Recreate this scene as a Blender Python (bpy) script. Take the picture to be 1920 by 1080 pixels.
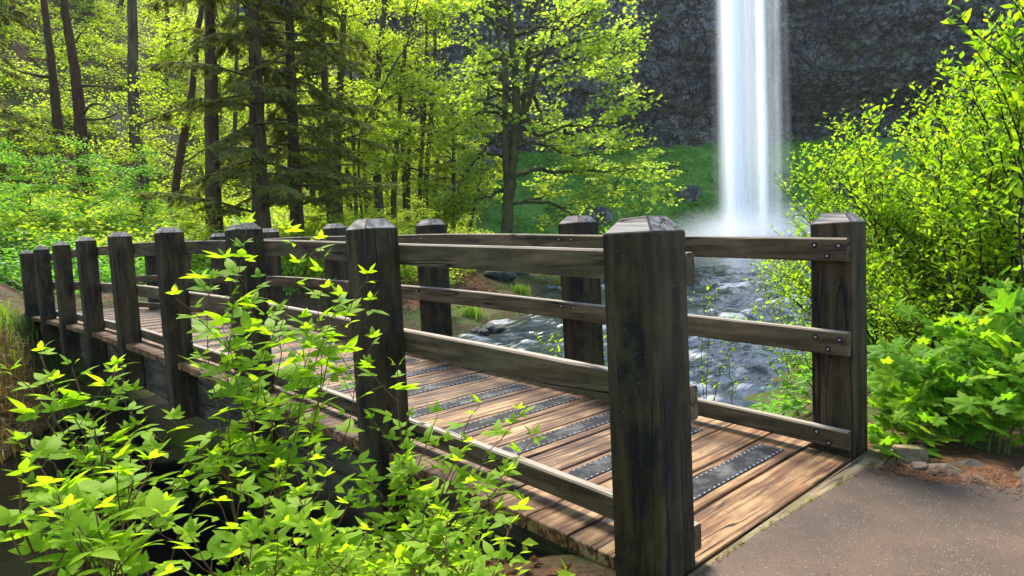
import bpy, bmesh, math
import numpy as np
from mathutils import Matrix, Vector

for _o in list(bpy.data.objects):
    bpy.data.objects.remove(_o)
SC = bpy.context.scene
COL = SC.collection
rad = math.radians

# ---------------------------------------------------------------- camera
CAM = np.array([-1.44393, 2.07133, 1.37859])
FW = np.array([0.72930994, -0.68000939, -0.07546015])
RT = np.array([-0.68377722, -0.72823034, -0.04614424])
UP = np.array([0.02357386, -0.08525138, 0.99608056])
FPX = 1243.4
cam_data = bpy.data.cameras.new('camera')
cam = bpy.data.objects.new('camera', cam_data)
COL.objects.link(cam)
cam_data.sensor_width = 36.0
cam_data.lens = FPX / 1920 * 36.0
cam_data.clip_start = 0.05
cam_data.clip_end = 2000
cam.matrix_world = Matrix((
    (RT[0], UP[0], -FW[0], CAM[0]), (RT[1], UP[1], -FW[1], CAM[1]),
    (RT[2], UP[2], -FW[2], CAM[2]), (0, 0, 0, 1)))
SC.camera = cam

# ---------------------------------------------------------------- light
SUN_AZ, SUN_EL = rad(-24), rad(56)      # azimuth measured from +x, towards +y
SUNV = Vector((math.cos(SUN_EL) * math.cos(SUN_AZ), math.cos(SUN_EL) * math.sin(SUN_AZ), math.sin(SUN_EL)))
world = bpy.data.worlds.new('World')
SC.world = world
world.use_nodes = True
wn = world.node_tree.nodes
wl = world.node_tree.links
wn.clear()
w_out = wn.new('ShaderNodeOutputWorld')
w_bg = wn.new('ShaderNodeBackground')
w_sky = wn.new('ShaderNodeTexSky')
w_sky.sky_type = 'NISHITA'
w_sky.sun_disc = False
w_sky.sun_elevation = SUN_EL
w_sky.sun_rotation = math.atan2(SUNV.x, SUNV.y)
w_bg.inputs['Strength'].default_value = 0.15
wl.new(w_sky.outputs[0], w_bg.inputs['Color'])
wl.new(w_bg.outputs[0], w_out.inputs['Surface'])
sun_data = bpy.data.lights.new('sun', 'SUN')
sun_data.energy = 3.1
sun_data.angle = rad(18.0)
sun_data.color = (1.0, 0.95, 0.86)
sun = bpy.data.objects.new('sun', sun_data)
COL.objects.link(sun)
sun.rotation_mode = 'QUATERNION'
sun.rotation_quaternion = SUNV.to_track_quat('Z', 'Y')
sun.location = (0, 0, 60)
SC.view_settings.view_transform = 'Standard'
SC.view_settings.look = 'None'
SC.view_settings.gamma = 1
SC.view_settings.exposure = 1.9
SC.view_settings.use_curve_mapping = False
SC.cycles.use_denoising = True
SC.cycles.max_bounces = 9
SC.cycles.diffuse_bounces = 6
SC.cycles.transmission_bounces = 6
SC.cycles.transparent_max_bounces = 24
SC.cycles.volume_bounces = 1
SC.cycles.caustics_reflective = False
SC.cycles.caustics_refractive = False
SC.cycles.sample_clamp_indirect = 6.0

# ---------------------------------------------------------------- small maths
def ray(px, py):
    return FW + RT * ((px - 960) / FPX) - UP * ((py - 540) / FPX)

def at(px, py, D):
    """world point seen at photo pixel (px, py), D metres ahead"""
    return CAM + ray(px, py) * D

FH = np.array([0.7314, -0.6820]); RH = np.array([-0.6820, -0.7314])
def to_rd(x, y):
    dx, dy = x - CAM[0], y - CAM[1]
    return dx * RH[0] + dy * RH[1], dx * FH[0] + dy * FH[1]
def from_rd(R, D):
    return CAM[0] + D * FH[0] + R * RH[0], CAM[1] + D * FH[1] + R * RH[1]

def sstep(a, b, x):
    t = np.clip((np.asarray(x, float) - a) / (b - a), 0, 1)
    return t * t * (3 - 2 * t)

_rg = np.random.default_rng(5)
_perm = _rg.permutation(256); _perm = np.concatenate([_perm, _perm, _perm])
_grad = _rg.normal(size=(256, 3)); _grad /= np.linalg.norm(_grad, axis=1)[:, None]
def pnoise(x, y, z):
    x, y, z = np.broadcast_arrays(np.asarray(x, float), np.asarray(y, float), np.asarray(z, float))
    xi, yi, zi = np.floor(x).astype(int), np.floor(y).astype(int), np.floor(z).astype(int)
    xf, yf, zf = x - xi, y - yi, z - zi
    f = lambda t: t * t * t * (t * (t * 6 - 15) + 10)
    u, v, w = f(xf), f(yf), f(zf)
    out = 0
    for a in (0, 1):
        for b in (0, 1):
            for c in (0, 1):
                h = _perm[(_perm[(_perm[(xi + a) & 255] + yi + b) & 255] + zi + c) & 255]
                g = _grad[h]
                d = g[..., 0] * (xf - a) + g[..., 1] * (yf - b) + g[..., 2] * (zf - c)
                out = out + d * (u if a else 1 - u) * (v if b else 1 - v) * (w if c else 1 - w)
    return out
def fbm(x, y, z, n=4, g=0.5):
    s, a, k = 0, 1.0, 1.0
    for i in range(n):
        s = s + a * pnoise(np.asarray(x) * k + i * 17.3, np.asarray(y) * k + i * 9.1, np.asarray(z) * k + i * 5.7)
        a *= g; k *= 2.03
    return s

def norm(v):
    v = np.asarray(v, float)
    return v / (np.linalg.norm(v, axis=-1, keepdims=True) + 1e-12)

# ---------------------------------------------------------------- mesh building
class Buf:
    """collects vertices and polygons, builds one mesh"""
    def __init__(self):
        self.v, self.f, self.m, self.n = [], [], [], 0
    def add(self, verts, faces, mat=0):
        verts = np.asarray(verts, float).reshape(-1, 3)
        faces = np.asarray(faces, int)
        self.v.append(verts)
        self.f.append(faces + self.n)
        self.m.append(np.full(len(faces), mat, int))
        self.n += len(verts)
    def mesh(self, name, mats, smooth=False, attr=None):
        me = bpy.data.meshes.new(name)
        V = np.concatenate(self.v) if self.v else np.zeros((0, 3))
        sizes = np.concatenate([np.full(len(f), f.shape[1], int) for f in self.f])
        loops = np.concatenate([f.ravel() for f in self.f])
        me.vertices.add(len(V)); me.vertices.foreach_set('co', V.ravel())
        me.loops.add(len(loops)); me.loops.foreach_set('vertex_index', loops)
        me.polygons.add(len(sizes))
        st = np.concatenate([[0], np.cumsum(sizes)[:-1]])
        me.polygons.foreach_set('loop_start', st)
        for m in (mats if isinstance(mats, (list, tuple)) else [mats]):
            me.materials.append(m)
        me.polygons.foreach_set('material_index', np.concatenate(self.m))
        me.update(calc_edges=True)
        me.polygons.foreach_set('use_smooth', np.full(len(sizes), bool(smooth)))
        if attr:
            for an, av in attr.items():
                a = me.attributes.new(an, 'FLOAT', 'POINT')
                a.data.foreach_set('value', np.asarray(av, float).ravel())
        me.validate()
        return me

def link(name, me, parent=None, label=None, category=None, group=None, kind=None, loc=None):
    o = bpy.data.objects.new(name, me)
    COL.objects.link(o)
    if loc is not None:
        o.location = loc
    if parent is not None:
        o.parent = parent
    for k, v in (('label', label), ('category', category), ('group', group), ('kind', kind)):
        if v:
            o[k] = v
    return o

def thing(name, label, category, loc, group=None):
    return link(name, None, None, label, category, group, None, loc)

def catmull(P, n):
    """smooth path through P with n samples per span"""
    P = np.asarray(P, float)
    Q = np.vstack([2 * P[0] - P[1], P, 2 * P[-1] - P[-2]])
    out = []
    for i in range(1, len(Q) - 2):
        t = np.linspace(0, 1, n, endpoint=False)[:, None]
        a, b, c, d = Q[i - 1], Q[i], Q[i + 1], Q[i + 2]
        out.append(0.5 * (2 * b + (c - a) * t + (2 * a - 5 * b + 4 * c - d) * t**2 + (3 * b - a - 3 * c + d) * t**3))
    out.append(P[-1:])
    return np.vstack(out)

def tube(buf, path, radii, sides=6, mat=0, rough=0.0, seed=0):
    path = np.asarray(path, float)
    n = len(path)
    radii = np.broadcast_to(np.asarray(radii, float), (n,)) if np.ndim(radii) == 0 else np.asarray(radii, float)
    T = norm(np.gradient(path, axis=0))
    ref = np.where(np.abs(T[:, 2:3]) > 0.9, np.array([[1.0, 0, 0]]), np.array([[0, 0, 1.0]]))
    if np.any(np.abs(T[:, 2]) > 0.9):
        ref = np.broadcast_to(np.array([1.0, 0.13, 0.0]), (n, 3))
    A = norm(np.cross(T, ref)); B = np.cross(T, A)
    th = np.linspace(0, 2 * np.pi, sides, endpoint=False)
    rr = radii[:, None] * np.ones(sides)[None]
    if rough:
        zz = np.arange(n)[:, None] * 0.7
        rr = rr * (1 + rough * pnoise(np.cos(th)[None] * 1.6 + seed, np.sin(th)[None] * 1.6, zz + seed * 3.1) * 2)
    ring = path[:, None] + rr[..., None] * (np.cos(th)[None, :, None] * A[:, None] + np.sin(th)[None, :, None] * B[:, None])
    V = np.vstack([ring.reshape(-1, 3), path[-1:] + T[-1:] * radii[-1]])
    i, j = np.meshgrid(np.arange(n - 1), np.arange(sides), indexing='ij')
    j2 = (j + 1) % sides
    F = np.stack([i * sides + j, i * sides + j2, (i + 1) * sides + j2, (i + 1) * sides + j], -1).reshape(-1, 4)
    base = buf.n
    buf.add(V, F, mat)
    k = np.arange(sides)
    tip = np.stack([(n - 1) * sides + k, (n - 1) * sides + (k + 1) % sides, np.full(sides, n * sides)], -1)
    buf.f.append(tip + base); buf.m.append(np.full(sides, mat, int))

def leaf_basis(d, n):
    """columns: side, along the blade, blade normal"""
    y = norm(d)
    x = norm(np.cross(y, n))
    z = np.cross(x, y)
    return np.stack([x, y, z], -1)

def cloud(buf, tv, tf, pos, bas, scale, mat=0):
    """copies of one small template (leaf) written into one mesh"""
    N, k = len(pos), len(tv)
    if N == 0:
        return
    V = np.einsum('nij,kj->nki', bas, tv) * np.asarray(scale).reshape(-1, 1, 1) + pos[:, None]
    F = (tf[None] + (np.arange(N) * k)[:, None, None]).reshape(-1, tf.shape[1])
    buf.add(V.reshape(-1, 3), F, mat)

def box_mesh(name, size, mats, bevel=0.006, wob=0.0, seg=1, rng=None, cuts=0, axis=0):
    """bevelled, slightly uneven timber centred on the origin"""
    bm = bmesh.new()
    bmesh.ops.create_cube(bm, size=1)
    for v in bm.verts:
        v.co = Vector((v.co.x * size[0], v.co.y * size[1], v.co.z * size[2]))
    if bevel:
        bmesh.ops.bevel(bm, geom=list(bm.edges), offset=bevel, segments=seg, affect='EDGES', profile=0.6)
    if wob and rng is not None:
        for v in bm.verts:
            v.co += Vector(rng.normal(0, wob, 3))
    me = bpy.data.meshes.new(name)
    bm.to_mesh(me); bm.free()
    for m in (mats if isinstance(mats, (list, tuple)) else [mats]):
        me.materials.append(m)
    return me
# ---------------------------------------------------------------- materials
class NT:
    def __init__(self, name):
        self.mat = bpy.data.materials.new(name)
        self.mat.use_nodes = True
        self.t = self.mat.node_tree
        self.t.nodes.clear()
        self.out = self.t.nodes.new('ShaderNodeOutputMaterial')
    def n(self, typ, **kw):
        nd = self.t.nodes.new(typ)
        ins = kw.pop('ins', {})
        for k, v in kw.items():
            setattr(nd, k, v)
        for k, v in ins.items():
            if isinstance(v, bpy.types.NodeSocket):
                self.t.links.new(v, nd.inputs[k])
            else:
                nd.inputs[k].default_value = v
        return nd
    def coord(self, which='Object', scale=(1, 1, 1), rnd=True):
        tc = self.n('ShaderNodeTexCoord')
        v = tc.outputs[which]
        if rnd:
            oi = self.n('ShaderNodeObjectInfo')
            sc = self.n('ShaderNodeVectorMath', operation='SCALE', ins={0: (37.0, 53.0, 71.0), 'Scale': oi.outputs['Random']})
            v = self.n('ShaderNodeVectorMath', operation='ADD', ins={0: v, 1: sc.outputs[0]}).outputs[0]
        return self.n('ShaderNodeVectorMath', operation='MULTIPLY', ins={0: v, 1: scale}).outputs[0]
    def noise(self, vec, scale, detail=4, rough=0.55, dist=0.0):
        return self.n('ShaderNodeTexNoise', ins={'Vector': vec, 'Scale': scale, 'Detail': detail, 'Roughness': rough, 'Distortion': dist}).outputs[0]
    def ramp(self, fac, stops, interp='LINEAR'):
        r = self.n('ShaderNodeValToRGB', ins={0: fac})
        r.color_ramp.interpolation = interp
        e = r.color_ramp.elements
        while len(e) < len(stops):
            e.new(0.5)
        for k, (p, c) in enumerate(stops):
            e[k].position = p
            e[k].color = (c, c, c, 1) if np.isscalar(c) else (*c, 1)
        return r.outputs[0]
    def mix(self, fac, a, b, mode='MIX'):
        m = self.n('ShaderNodeMix', data_type='RGBA', blend_type=mode)
        for s, v in ((m.inputs[0], fac), (m.inputs[6], a), (m.inputs[7], b)):
            if isinstance(v, bpy.types.NodeSocket):
                self.t.links.new(v, s)
            else:
                s.default_value = v if np.isscalar(v) else (*v, 1)
        return m.outputs[2]
    def math(self, op, a, b=0.5, c=0.0, clamp=False):
        m = self.n('ShaderNodeMath', operation=op, use_clamp=clamp)
        for k, v in enumerate((a, b, c)):
            if isinstance(v, bpy.types.NodeSocket):
                self.t.links.new(v, m.inputs[k])
            else:
                m.inputs[k].default_value = v
        return m.outputs[0]
    def bump(self, h, dist, strength=1.0, nrm=None):
        b = self.n('ShaderNodeBump', ins={'Height': h, 'Distance': dist, 'Strength': strength})
        if nrm is not None:
            self.t.links.new(nrm, b.inputs['Normal'])
        return b.outputs[0]
    def bsdf(self, color, rough=0.7, spec=0.3, normal=None, **kw):
        p = self.n('ShaderNodeBsdfPrincipled')
        for k, v in (('Base Color', color), ('Roughness', rough), ('Specular IOR Level', spec), *kw.items()):
            if isinstance(v, bpy.types.NodeSocket):
                self.t.links.new(v, p.inputs[k])
            else:
                p.inputs[k].default_value = (*v, 1) if isinstance(v, tuple) and len(v) == 3 else v
        if normal is not None:
            self.t.links.new(normal, p.inputs['Normal'])
        return p.outputs[0]
    def done(self, sh, vol=None):
        self.t.links.new(sh, self.out.inputs['Surface'])
        return self.mat

def up_mask(m, lo=0.2, hi=0.8):
    g = m.n('ShaderNodeNewGeometry')
    s = m.n('ShaderNodeSeparateXYZ', ins={0: g.outputs['Normal']})
    return m.n('ShaderNodeMapRange', ins={0: s.outputs[2], 1: lo, 2: hi}).outputs[0]

def wood(name, axis, c1, c2, c3, moss=None, rough=0.65, spec=0.3, bumpd=0.004, wear=0.0, ring=9.0, stain=None, fieldsc=4.5, tonal=(0.75, 1.2), mosslo=0.46, top_light=None):
    """sawn timber; axis is the grain direction in the object's own space"""
    m = NT(name)
    def sc(al, ac):
        s = [ac, ac, ac]; s[axis] = al
        return tuple(s)
    fine = m.noise(m.coord('Object', sc(9.0, 170)), 1.0, 4, 0.65)
    mid = m.noise(m.coord('Object', sc(2.4, 34)), 1.0, 6, 0.65, 0.5)
    big = m.noise(m.coord('Object', sc(2.2, 4.0)), 1.0, 5, 0.6)
    # growth rings cut by the saw: bands of a stretched field
    field = m.noise(m.coord('Object', sc(0.5, fieldsc)), 1.0, 3, 0.5, 0.3)
    rings = m.math('SINE', m.math('MULTIPLY', field, ring * 6.28))
    rings = m.math('MULTIPLY_ADD', rings, 0.5, 0.5)
    g = m.math('ADD', m.math('MULTIPLY', rings, 0.26), m.math('ADD', m.math('MULTIPLY', mid, 0.55), m.math('MULTIPLY', fine, 0.42)))
    col = m.ramp(g, [(0.36, c1), (0.62, c2), (0.88, c3)])
    col = m.mix(1.0, col, m.ramp(big, [(0.3, 0.55), (0.7, 1.3)]), 'MULTIPLY')
    oi = m.n('ShaderNodeObjectInfo')
    tone = m.n('ShaderNodeMapRange', ins={0: oi.outputs['Random'], 3: tonal[0], 4: tonal[1]}).outputs[0]
    col = m.mix(1.0, col, m.n('ShaderNodeCombineColor', ins={0: tone, 1: tone, 2: tone}).outputs[0], 'MULTIPLY')
    if wear:
        wn_ = m.noise(m.coord('Object', sc(1.7, 3.0)), 1.3, 6, 0.65)
        fac = m.math('MULTIPLY', m.ramp(wn_, [(0.44, 0.0), (0.66, 1.0)]), m.ramp(g, [(0.5, 0.0), (0.75, 1.0)]))
        col = m.mix(m.math('MULTIPLY', fac, wear), col, (0.38, 0.25, 0.115))
    if stain:
        s1 = m.noise(m.coord('Object', sc(1.1, 5.5)), 1.0, 6, 0.65, 0.8)
        col = m.mix(m.ramp(s1, [(0.50, 0.0), (0.60, 0.92)]), col, stain)
    if moss:
        mo = m.noise(m.coord('Object', (9, 9, 5)), 1.0, 8, 0.72)
        col = m.mix(m.ramp(mo, [(mosslo, 0.0), (mosslo + 0.2, 0.8)]), col, moss)
    if top_light:                                    # highlight on upper faces painted in as a paler, silvered colour
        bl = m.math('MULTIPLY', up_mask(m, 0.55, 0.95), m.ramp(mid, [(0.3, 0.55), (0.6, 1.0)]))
        col = m.mix(bl, col, top_light)
    # season checks: thin long splits along the grain, in places
    ck = m.noise(m.coord('Object', sc(0.45, 10)), 1.0, 2, 0.5, 0.15)
    line = m.math('ABSOLUTE', m.math('SUBTRACT', ck, 0.5))
    mask = m.noise(m.coord('Object', sc(1.0, 2.5)), 1.0, 2, 0.5)
    crack = m.math('MAXIMUM', m.ramp(line, [(0.004, 0.0), (0.016, 1.0)]), m.ramp(mask, [(0.47, 1.0), (0.55, 0.0)]))
    col = m.mix(crack, (0.005, 0.004, 0.003), col)
    speck = m.noise(m.coord('Object', sc(60, 90)), 1.0, 1, 0.5)
    col = m.mix(m.ramp(speck, [(0.775, 0.0), (0.80, 0.45)]), col, (0.36, 0.34, 0.29))
    h = m.math('ADD', m.math('MULTIPLY', g, 0.6), m.math('MULTIPLY', crack, 1.2))
    nrm = m.bump(h, bumpd, 0.9)
    rg = m.ramp(fine, [(0.3, rough - 0.05), (0.8, min(1.0, rough + 0.2))])
    return m.done(m.bsdf(col, rg, spec, nrm))

M = {}
M['post'] = wood('post_timber', 2, (0.010, 0.006, 0.003), (0.032, 0.020, 0.0085), (0.080, 0.054, 0.024), moss=(0.050, 0.042, 0.011), stain=(0.006, 0.0048, 0.004), rough=0.7, spec=0.2, ring=5, bumpd=0.005)
M['cap'] = wood('post_end_grain', 0, (0.06, 0.048, 0.036), (0.15, 0.13, 0.105), (0.30, 0.27, 0.23), rough=0.7, bumpd=0.006, ring=12)
M['rail'] = wood('rail_timber', 0, (0.032, 0.019, 0.009), (0.085, 0.055, 0.026), (0.17, 0.115, 0.060), moss=(0.075, 0.062, 0.020), rough=0.7, spec=0.2, ring=6, bumpd=0.004, top_light=(0.25, 0.21, 0.16))
M['deck'] = wood('deck_timber', 1, (0.040, 0.016, 0.006), (0.12, 0.054, 0.018), (0.24, 0.13, 0.050), rough=0.62, spec=0.25, bumpd=0.006, wear=0.8, ring=5, fieldsc=11.0, tonal=(0.65, 1.2))
M['sill'] = wood('sill_timber', 1, (0.07, 0.045, 0.02), (0.17, 0.12, 0.058), (0.32, 0.24, 0.13), moss=(0.09, 0.085, 0.03), rough=0.75, bumpd=0.006, ring=8)
M['girder'] = wood('girder_timber', 0, (0.018, 0.015, 0.010), (0.055, 0.046, 0.030), (0.115, 0.10, 0.068), moss=(0.04, 0.045, 0.02), rough=0.85, spec=0.15, ring=6)

def simple(name, c1, c2, scale, rough=0.8, spec=0.3, bumpd=0.01, which='Object', metal=0.0, detail=5):
    m = NT(name)
    v = m.coord(which, (1, 1, 1), rnd=(which == 'Object'))
    a = m.noise(v, scale, detail, 0.6)
    col = m.ramp(a, [(0.3, c1), (0.7, c2)])
    return m.done(m.bsdf(col, rough, spec, m.bump(a, bumpd), Metallic=metal))
M['steel'] = simple('galvanised_steel', (0.35, 0.36, 0.36), (0.62, 0.62, 0.60), 60, 0.4, 0.5, 0.001, metal=0.8)
M['bolt'] = simple('rusted_bolt', (0.22, 0.21, 0.20), (0.45, 0.44, 0.42), 90, 0.45, 0.5, 0.001, metal=0.6)
M['hole_shade'] = simple('counterbore_shadow_wood', (0.012, 0.009, 0.007), (0.03, 0.022, 0.015), 60, 0.9, 0.1, 0.002)

def grip_mat():
    m = NT('grip_strip_grit')
    v = m.coord()
    grit = m.noise(v, 420, 2, 0.7)
    wear = m.noise(m.coord('Object', (7, 5, 7)), 1.0, 6, 0.65)
    col = m.mix(m.ramp(wear, [(0.48, 0.0), (0.66, 1.0)]), (0.010, 0.010, 0.011), (0.085, 0.085, 0.078))
    col = m.mix(m.ramp(grit, [(0.60, 0.0), (0.72, 0.6)]), col, (0.20, 0.20, 0.19))
    return m.done(m.bsdf(col, 0.8, 0.2, m.bump(grit, 0.002)))
M['grip'] = grip_mat()

def asphalt_mat():
    m = NT('path_asphalt')
    v = m.coord('Object', rnd=False)
    big = m.noise(v, 1.3, 5, 0.6)
    fine = m.noise(v, 130, 3, 0.7)
    col = m.mix(m.ramp(big, [(0.35, 0.0), (0.7, 1.0)]), (0.040, 0.024, 0.013), (0.100, 0.058, 0.031))
    col = m.mix(1.0, col, m.ramp(fine, [(0.3, 0.65), (0.75, 1.35)]), 'MULTIPLY')
    vo = m.n('ShaderNodeTexVoronoi', feature='F1', ins={'Vector': v, 'Scale': 120.0})
    sz = m.n('ShaderNodeSeparateColor', ins={0: vo.outputs['Color']})
    thr = m.math('MULTIPLY', m.ramp(sz.outputs[0], [(0.60, 0.0), (1.0, 0.36)]), 1.0)
    thr = m.math('MULTIPLY', thr, m.ramp(m.noise(v, 3.3, 4, 0.6), [(0.35, 0.7), (0.65, 1.15)]))
    chip = m.math('LESS_THAN', vo.outputs['Distance'], thr)
    tone = m.mix(sz.outputs[1], (0.14, 0.10, 0.07), (0.30, 0.25, 0.20))
    col = m.mix(chip, col, tone)
    litter = m.noise(m.coord('Object', (1, 1, 1), False), 2.1, 6, 0.7)
    speck = m.math('MULTIPLY', m.ramp(litter, [(0.52, 0.0), (0.68, 1.0)]), m.ramp(m.noise(v, 48, 3, 0.6, 1.5), [(0.60, 0.0), (0.66, 0.8)]))
    col = m.mix(speck, col, (0.30, 0.22, 0.13))
    h = m.math('ADD', m.math('MULTIPLY', fine, 0.7), m.math('MULTIPLY', chip, 0.6))
    return m.done(m.bsdf(col, 0.72, 0.35, m.bump(h, 0.006)))
M['asphalt'] = asphalt_mat()

def ground_mat():
    m = NT('forest_floor')
    v = m.coord('Object', rnd=False)
    a = m.noise(v, 0.35, 6, 0.6); b = m.noise(v, 9, 6, 0.7); c = m.noise(v, 1.8, 5, 0.6)
    soil = m.ramp(b, [(0.3, (0.025, 0.017, 0.010)), (0.55, (0.085, 0.045, 0.022)), (0.75, (0.17, 0.085, 0.040))])
    green = m.ramp(b, [(0.3, (0.018, 0.035, 0.008)), (0.7, (0.075, 0.11, 0.018))])
    col = m.mix(m.ramp(m.math('ADD', m.math('MULTIPLY', a, 0.5), m.math('MULTIPLY', c, 0.5)), [(0.44, 0.0), (0.58, 1.0)]), soil, green)
    at_ = m.n('ShaderNodeAttribute', attribute_name='turf').outputs['Fac']
    turf = m.ramp(m.noise(v, 2.6, 7, 0.7), [(0.3, (0.025, 0.065, 0.010)), (0.5, (0.075, 0.18, 0.022)), (0.75, (0.17, 0.25, 0.04))])
    col = m.mix(at_, col, turf)
    lit = m.n('ShaderNodeAttribute', attribute_name='litter').outputs['Fac']
    red = m.ramp(m.noise(v, 14, 6, 0.75), [(0.3, (0.035, 0.018, 0.010)), (0.52, (0.15, 0.062, 0.028)), (0.72, (0.30, 0.15, 0.075))])
    col = m.mix(lit, col, red)
    return m.done(m.bsdf(col, 0.9, 0.15, m.bump(m.math('ADD', b, m.math('MULTIPLY', c, 1.5)), 0.08)))
M['ground'] = ground_mat()

def rock_mat(name, c1, c2, c3, moss, scale=1.0, mosslo=0.5, bumpd=0.12, mossamt=0.9, uplo=0.0, uphi=0.7):
    m = NT(name)
    v = m.coord('Object', rnd=False)
    a = m.noise(v, 0.25 * scale, 6, 0.6); b = m.noise(v, 1.5 * scale, 7, 0.70); c = m.noise(v, 0.9 * scale, 6, 0.65, 0.6)
    st_ = m.noise(m.coord('Object', (0.10 * scale, 0.10 * scale, 0.75 * scale), False), 1.0, 5, 0.6, 0.8)
    col = m.ramp(m.math('ADD', m.math('MULTIPLY', b, 0.45), m.math('ADD', m.math('MULTIPLY', c, 0.25), m.math('MULTIPLY', st_, 0.30))), [(0.40, c1), (0.51, c2), (0.63, c3)])
    col = m.mix(1.0, col, m.ramp(m.noise(v, 0.07 * scale, 4, 0.6), [(0.35, 0.5), (0.65, 1.45)]), 'MULTIPLY')
    if scale <= 1.0:                              # blocky joints of the basalt
        wv = m.n('ShaderNodeVectorMath', operation='MULTIPLY_ADD', ins={0: m.n('ShaderNodeTexNoise', ins={'Vector': v, 'Scale': 0.6, 'Detail': 3.0}).outputs['Color'], 1: (2.2, 2.2, 2.2), 2: v}).outputs[0]
        for s_, w_ in ((0.42, 0.05), (1.1, 0.06)):
            ve = m.n('ShaderNodeTexVoronoi', feature='DISTANCE_TO_EDGE', ins={'Vector': wv, 'Scale': s_}).outputs['Distance']
            col = m.mix(m.ramp(ve, [(0.0, 1.0), (w_ * 2.2, 0.0)]), col, tuple(x * 0.55 for x in c1))
    mo = m.math('ADD', m.math('MULTIPLY', a, 0.5), m.math('MULTIPLY', b, 0.5))
    fac = m.math('MULTIPLY', m.ramp(mo, [(mosslo, 0.0), (mosslo + 0.10, mossamt)]), m.math('MULTIPLY_ADD', up_mask(m, uplo, uphi), 0.85, 0.15))
    mc = m.ramp(b, [(0.3, tuple(x * 0.5 for x in moss)), (0.7, moss)])
    col = m.mix(fac, col, mc)
    h = m.math('ADD', m.math('MULTIPLY', b, 1.0), m.math('MULTIPLY', c, 1.6))
    return m.done(m.bsdf(col, 0.75, 0.3, m.bump(h, bumpd)))
M['cliff'] = rock_mat('basalt_cliff', (0.060, 0.063, 0.070), (0.32, 0.32, 0.32), (0.66, 0.64, 0.60), (0.13, 0.155, 0.035), 1.0, 0.48, 1.0, 0.9, -0.7, 0.5)  # wide dark to pale range paints in light and shade of the ledges
M['stone'] = rock_mat('edge_stone', (0.035, 0.025, 0.017), (0.095, 0.070, 0.050), (0.18, 0.14, 0.105), (0.10, 0.095, 0.025), 9.0, 0.50, 0.02)
M['river_stone'] = rock_mat('wet_river_rock', (0.008, 0.009, 0.009), (0.025, 0.026, 0.025), (0.06, 0.06, 0.055), (0.06, 0.09, 0.015), 4.0, 0.46, 0.04)

def bark_mat(name, c1, c2, moss=None, amt=0.9, vert=14, lo=0.42, all_round=0.25):
    m = NT(name)
    v = m.coord('Object', (vert, vert, vert * 0.12))
    a = m.noise(v, 1.0, 5, 0.65, 0.5)
    col = m.ramp(a, [(0.32, c1), (0.68, c2)])
    h = a
    if moss:
        b = m.noise(m.coord('Object', (3, 3, 3)), 1.0, 6, 0.65)
        fac = m.math('MULTIPLY', m.ramp(b, [(lo, 0.0), (lo + 0.15, amt)]), m.math('MULTIPLY_ADD', up_mask(m, -0.1, 0.7), 1 - all_round, all_round))
        mc = m.ramp(m.noise(m.coord('Object', (20, 20, 20)), 1.0, 4, 0.7), [(0.3, tuple(x * 0.35 for x in moss)), (0.7, moss)])
        col = m.mix(fac, col, mc)
    return m.done(m.bsdf(col, 0.9, 0.15, m.bump(h, 0.05)))
M['bark_maple'] = bark_mat('mossy_maple_bark', (0.012, 0.010, 0.008), (0.05, 0.042, 0.03), (0.16, 0.16, 0.03), 0.95, 10, 0.36, 0.3)
M['bark_conifer'] = bark_mat('conifer_bark', (0.018, 0.011, 0.006), (0.105, 0.070, 0.038), (0.07, 0.065, 0.015), 0.5, 9, 0.5, 0.6)
M['bark_grey'] = bark_mat('grey_lichen_bark', (0.03, 0.022, 0.013), (0.13, 0.098, 0.058), (0.10, 0.10, 0.025), 0.6, 8, 0.5, 0.6)
M['bark_red'] = bark_mat('reddish_mossy_bark', (0.020, 0.012, 0.008), (0.085, 0.040, 0.020), (0.13, 0.11, 0.02), 0.7, 10, 0.48, 0.3)
M['bark_pale'] = bark_mat('pale_dead_wood', (0.16, 0.12, 0.10), (0.38, 0.30, 0.25), None, 0, 8)
M['twig'] = bark_mat('twig_bark', (0.025, 0.016, 0.010), (0.075, 0.050, 0.030), None, 0, 30)
M['cane'] = bark_mat('red_brown_cane', (0.10, 0.045, 0.022), (0.26, 0.14, 0.075), None, 0, 60)
M['stem'] = bark_mat('green_stem', (0.07, 0.11, 0.02), (0.17, 0.22, 0.05), None, 0, 60)

def leaf_mat(name, stops, trans, tmul=1.9, rough=0.42, spec=0.35, vein=False, island=True):
    """thin leaf: reflects its own colour, lets a yellower one through"""
    m = NT(name)
    oi = m.n('ShaderNodeObjectInfo').outputs['Random']
    r = oi
    if island:
        ge = m.n('ShaderNodeNewGeometry').outputs['Random Per Island']
        r = m.math('FRACT', m.math('ADD', oi, ge))
    patch = m.noise(m.coord('Object', rnd=True), 0.8, 3, 0.5)
    r = m.math('ADD', m.math('MULTIPLY', r, 0.62), m.math('MULTIPLY', m.ramp(patch, [(0.3, 0.0), (0.7, 1.0)]), 0.38))
    col = m.ramp(r, stops)
    if vein:
        tc = m.n('ShaderNodeTexCoord')
        n2 = m.noise(m.n('ShaderNodeVectorMath', operation='MULTIPLY', ins={0: tc.outputs['Object'], 1: (30, 30, 30)}).outputs[0], 1.0, 3, 0.6)
        col = m.mix(1.0, col, m.ramp(n2, [(0.3, 0.8), (0.7, 1.15)]), 'MULTIPLY')
    tcol = m.mix(1.0, col, (tmul * 1.02, tmul, tmul * 0.35), 'MULTIPLY')
    p = m.bsdf(col, rough, spec)
    t = m.n('ShaderNodeBsdfTranslucent', ins={'Color': tcol})
    mx = m.n('ShaderNodeMixShader', ins={0: trans, 1: p, 2: t.outputs[0]})
    return m.done(mx.outputs[0])
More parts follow.
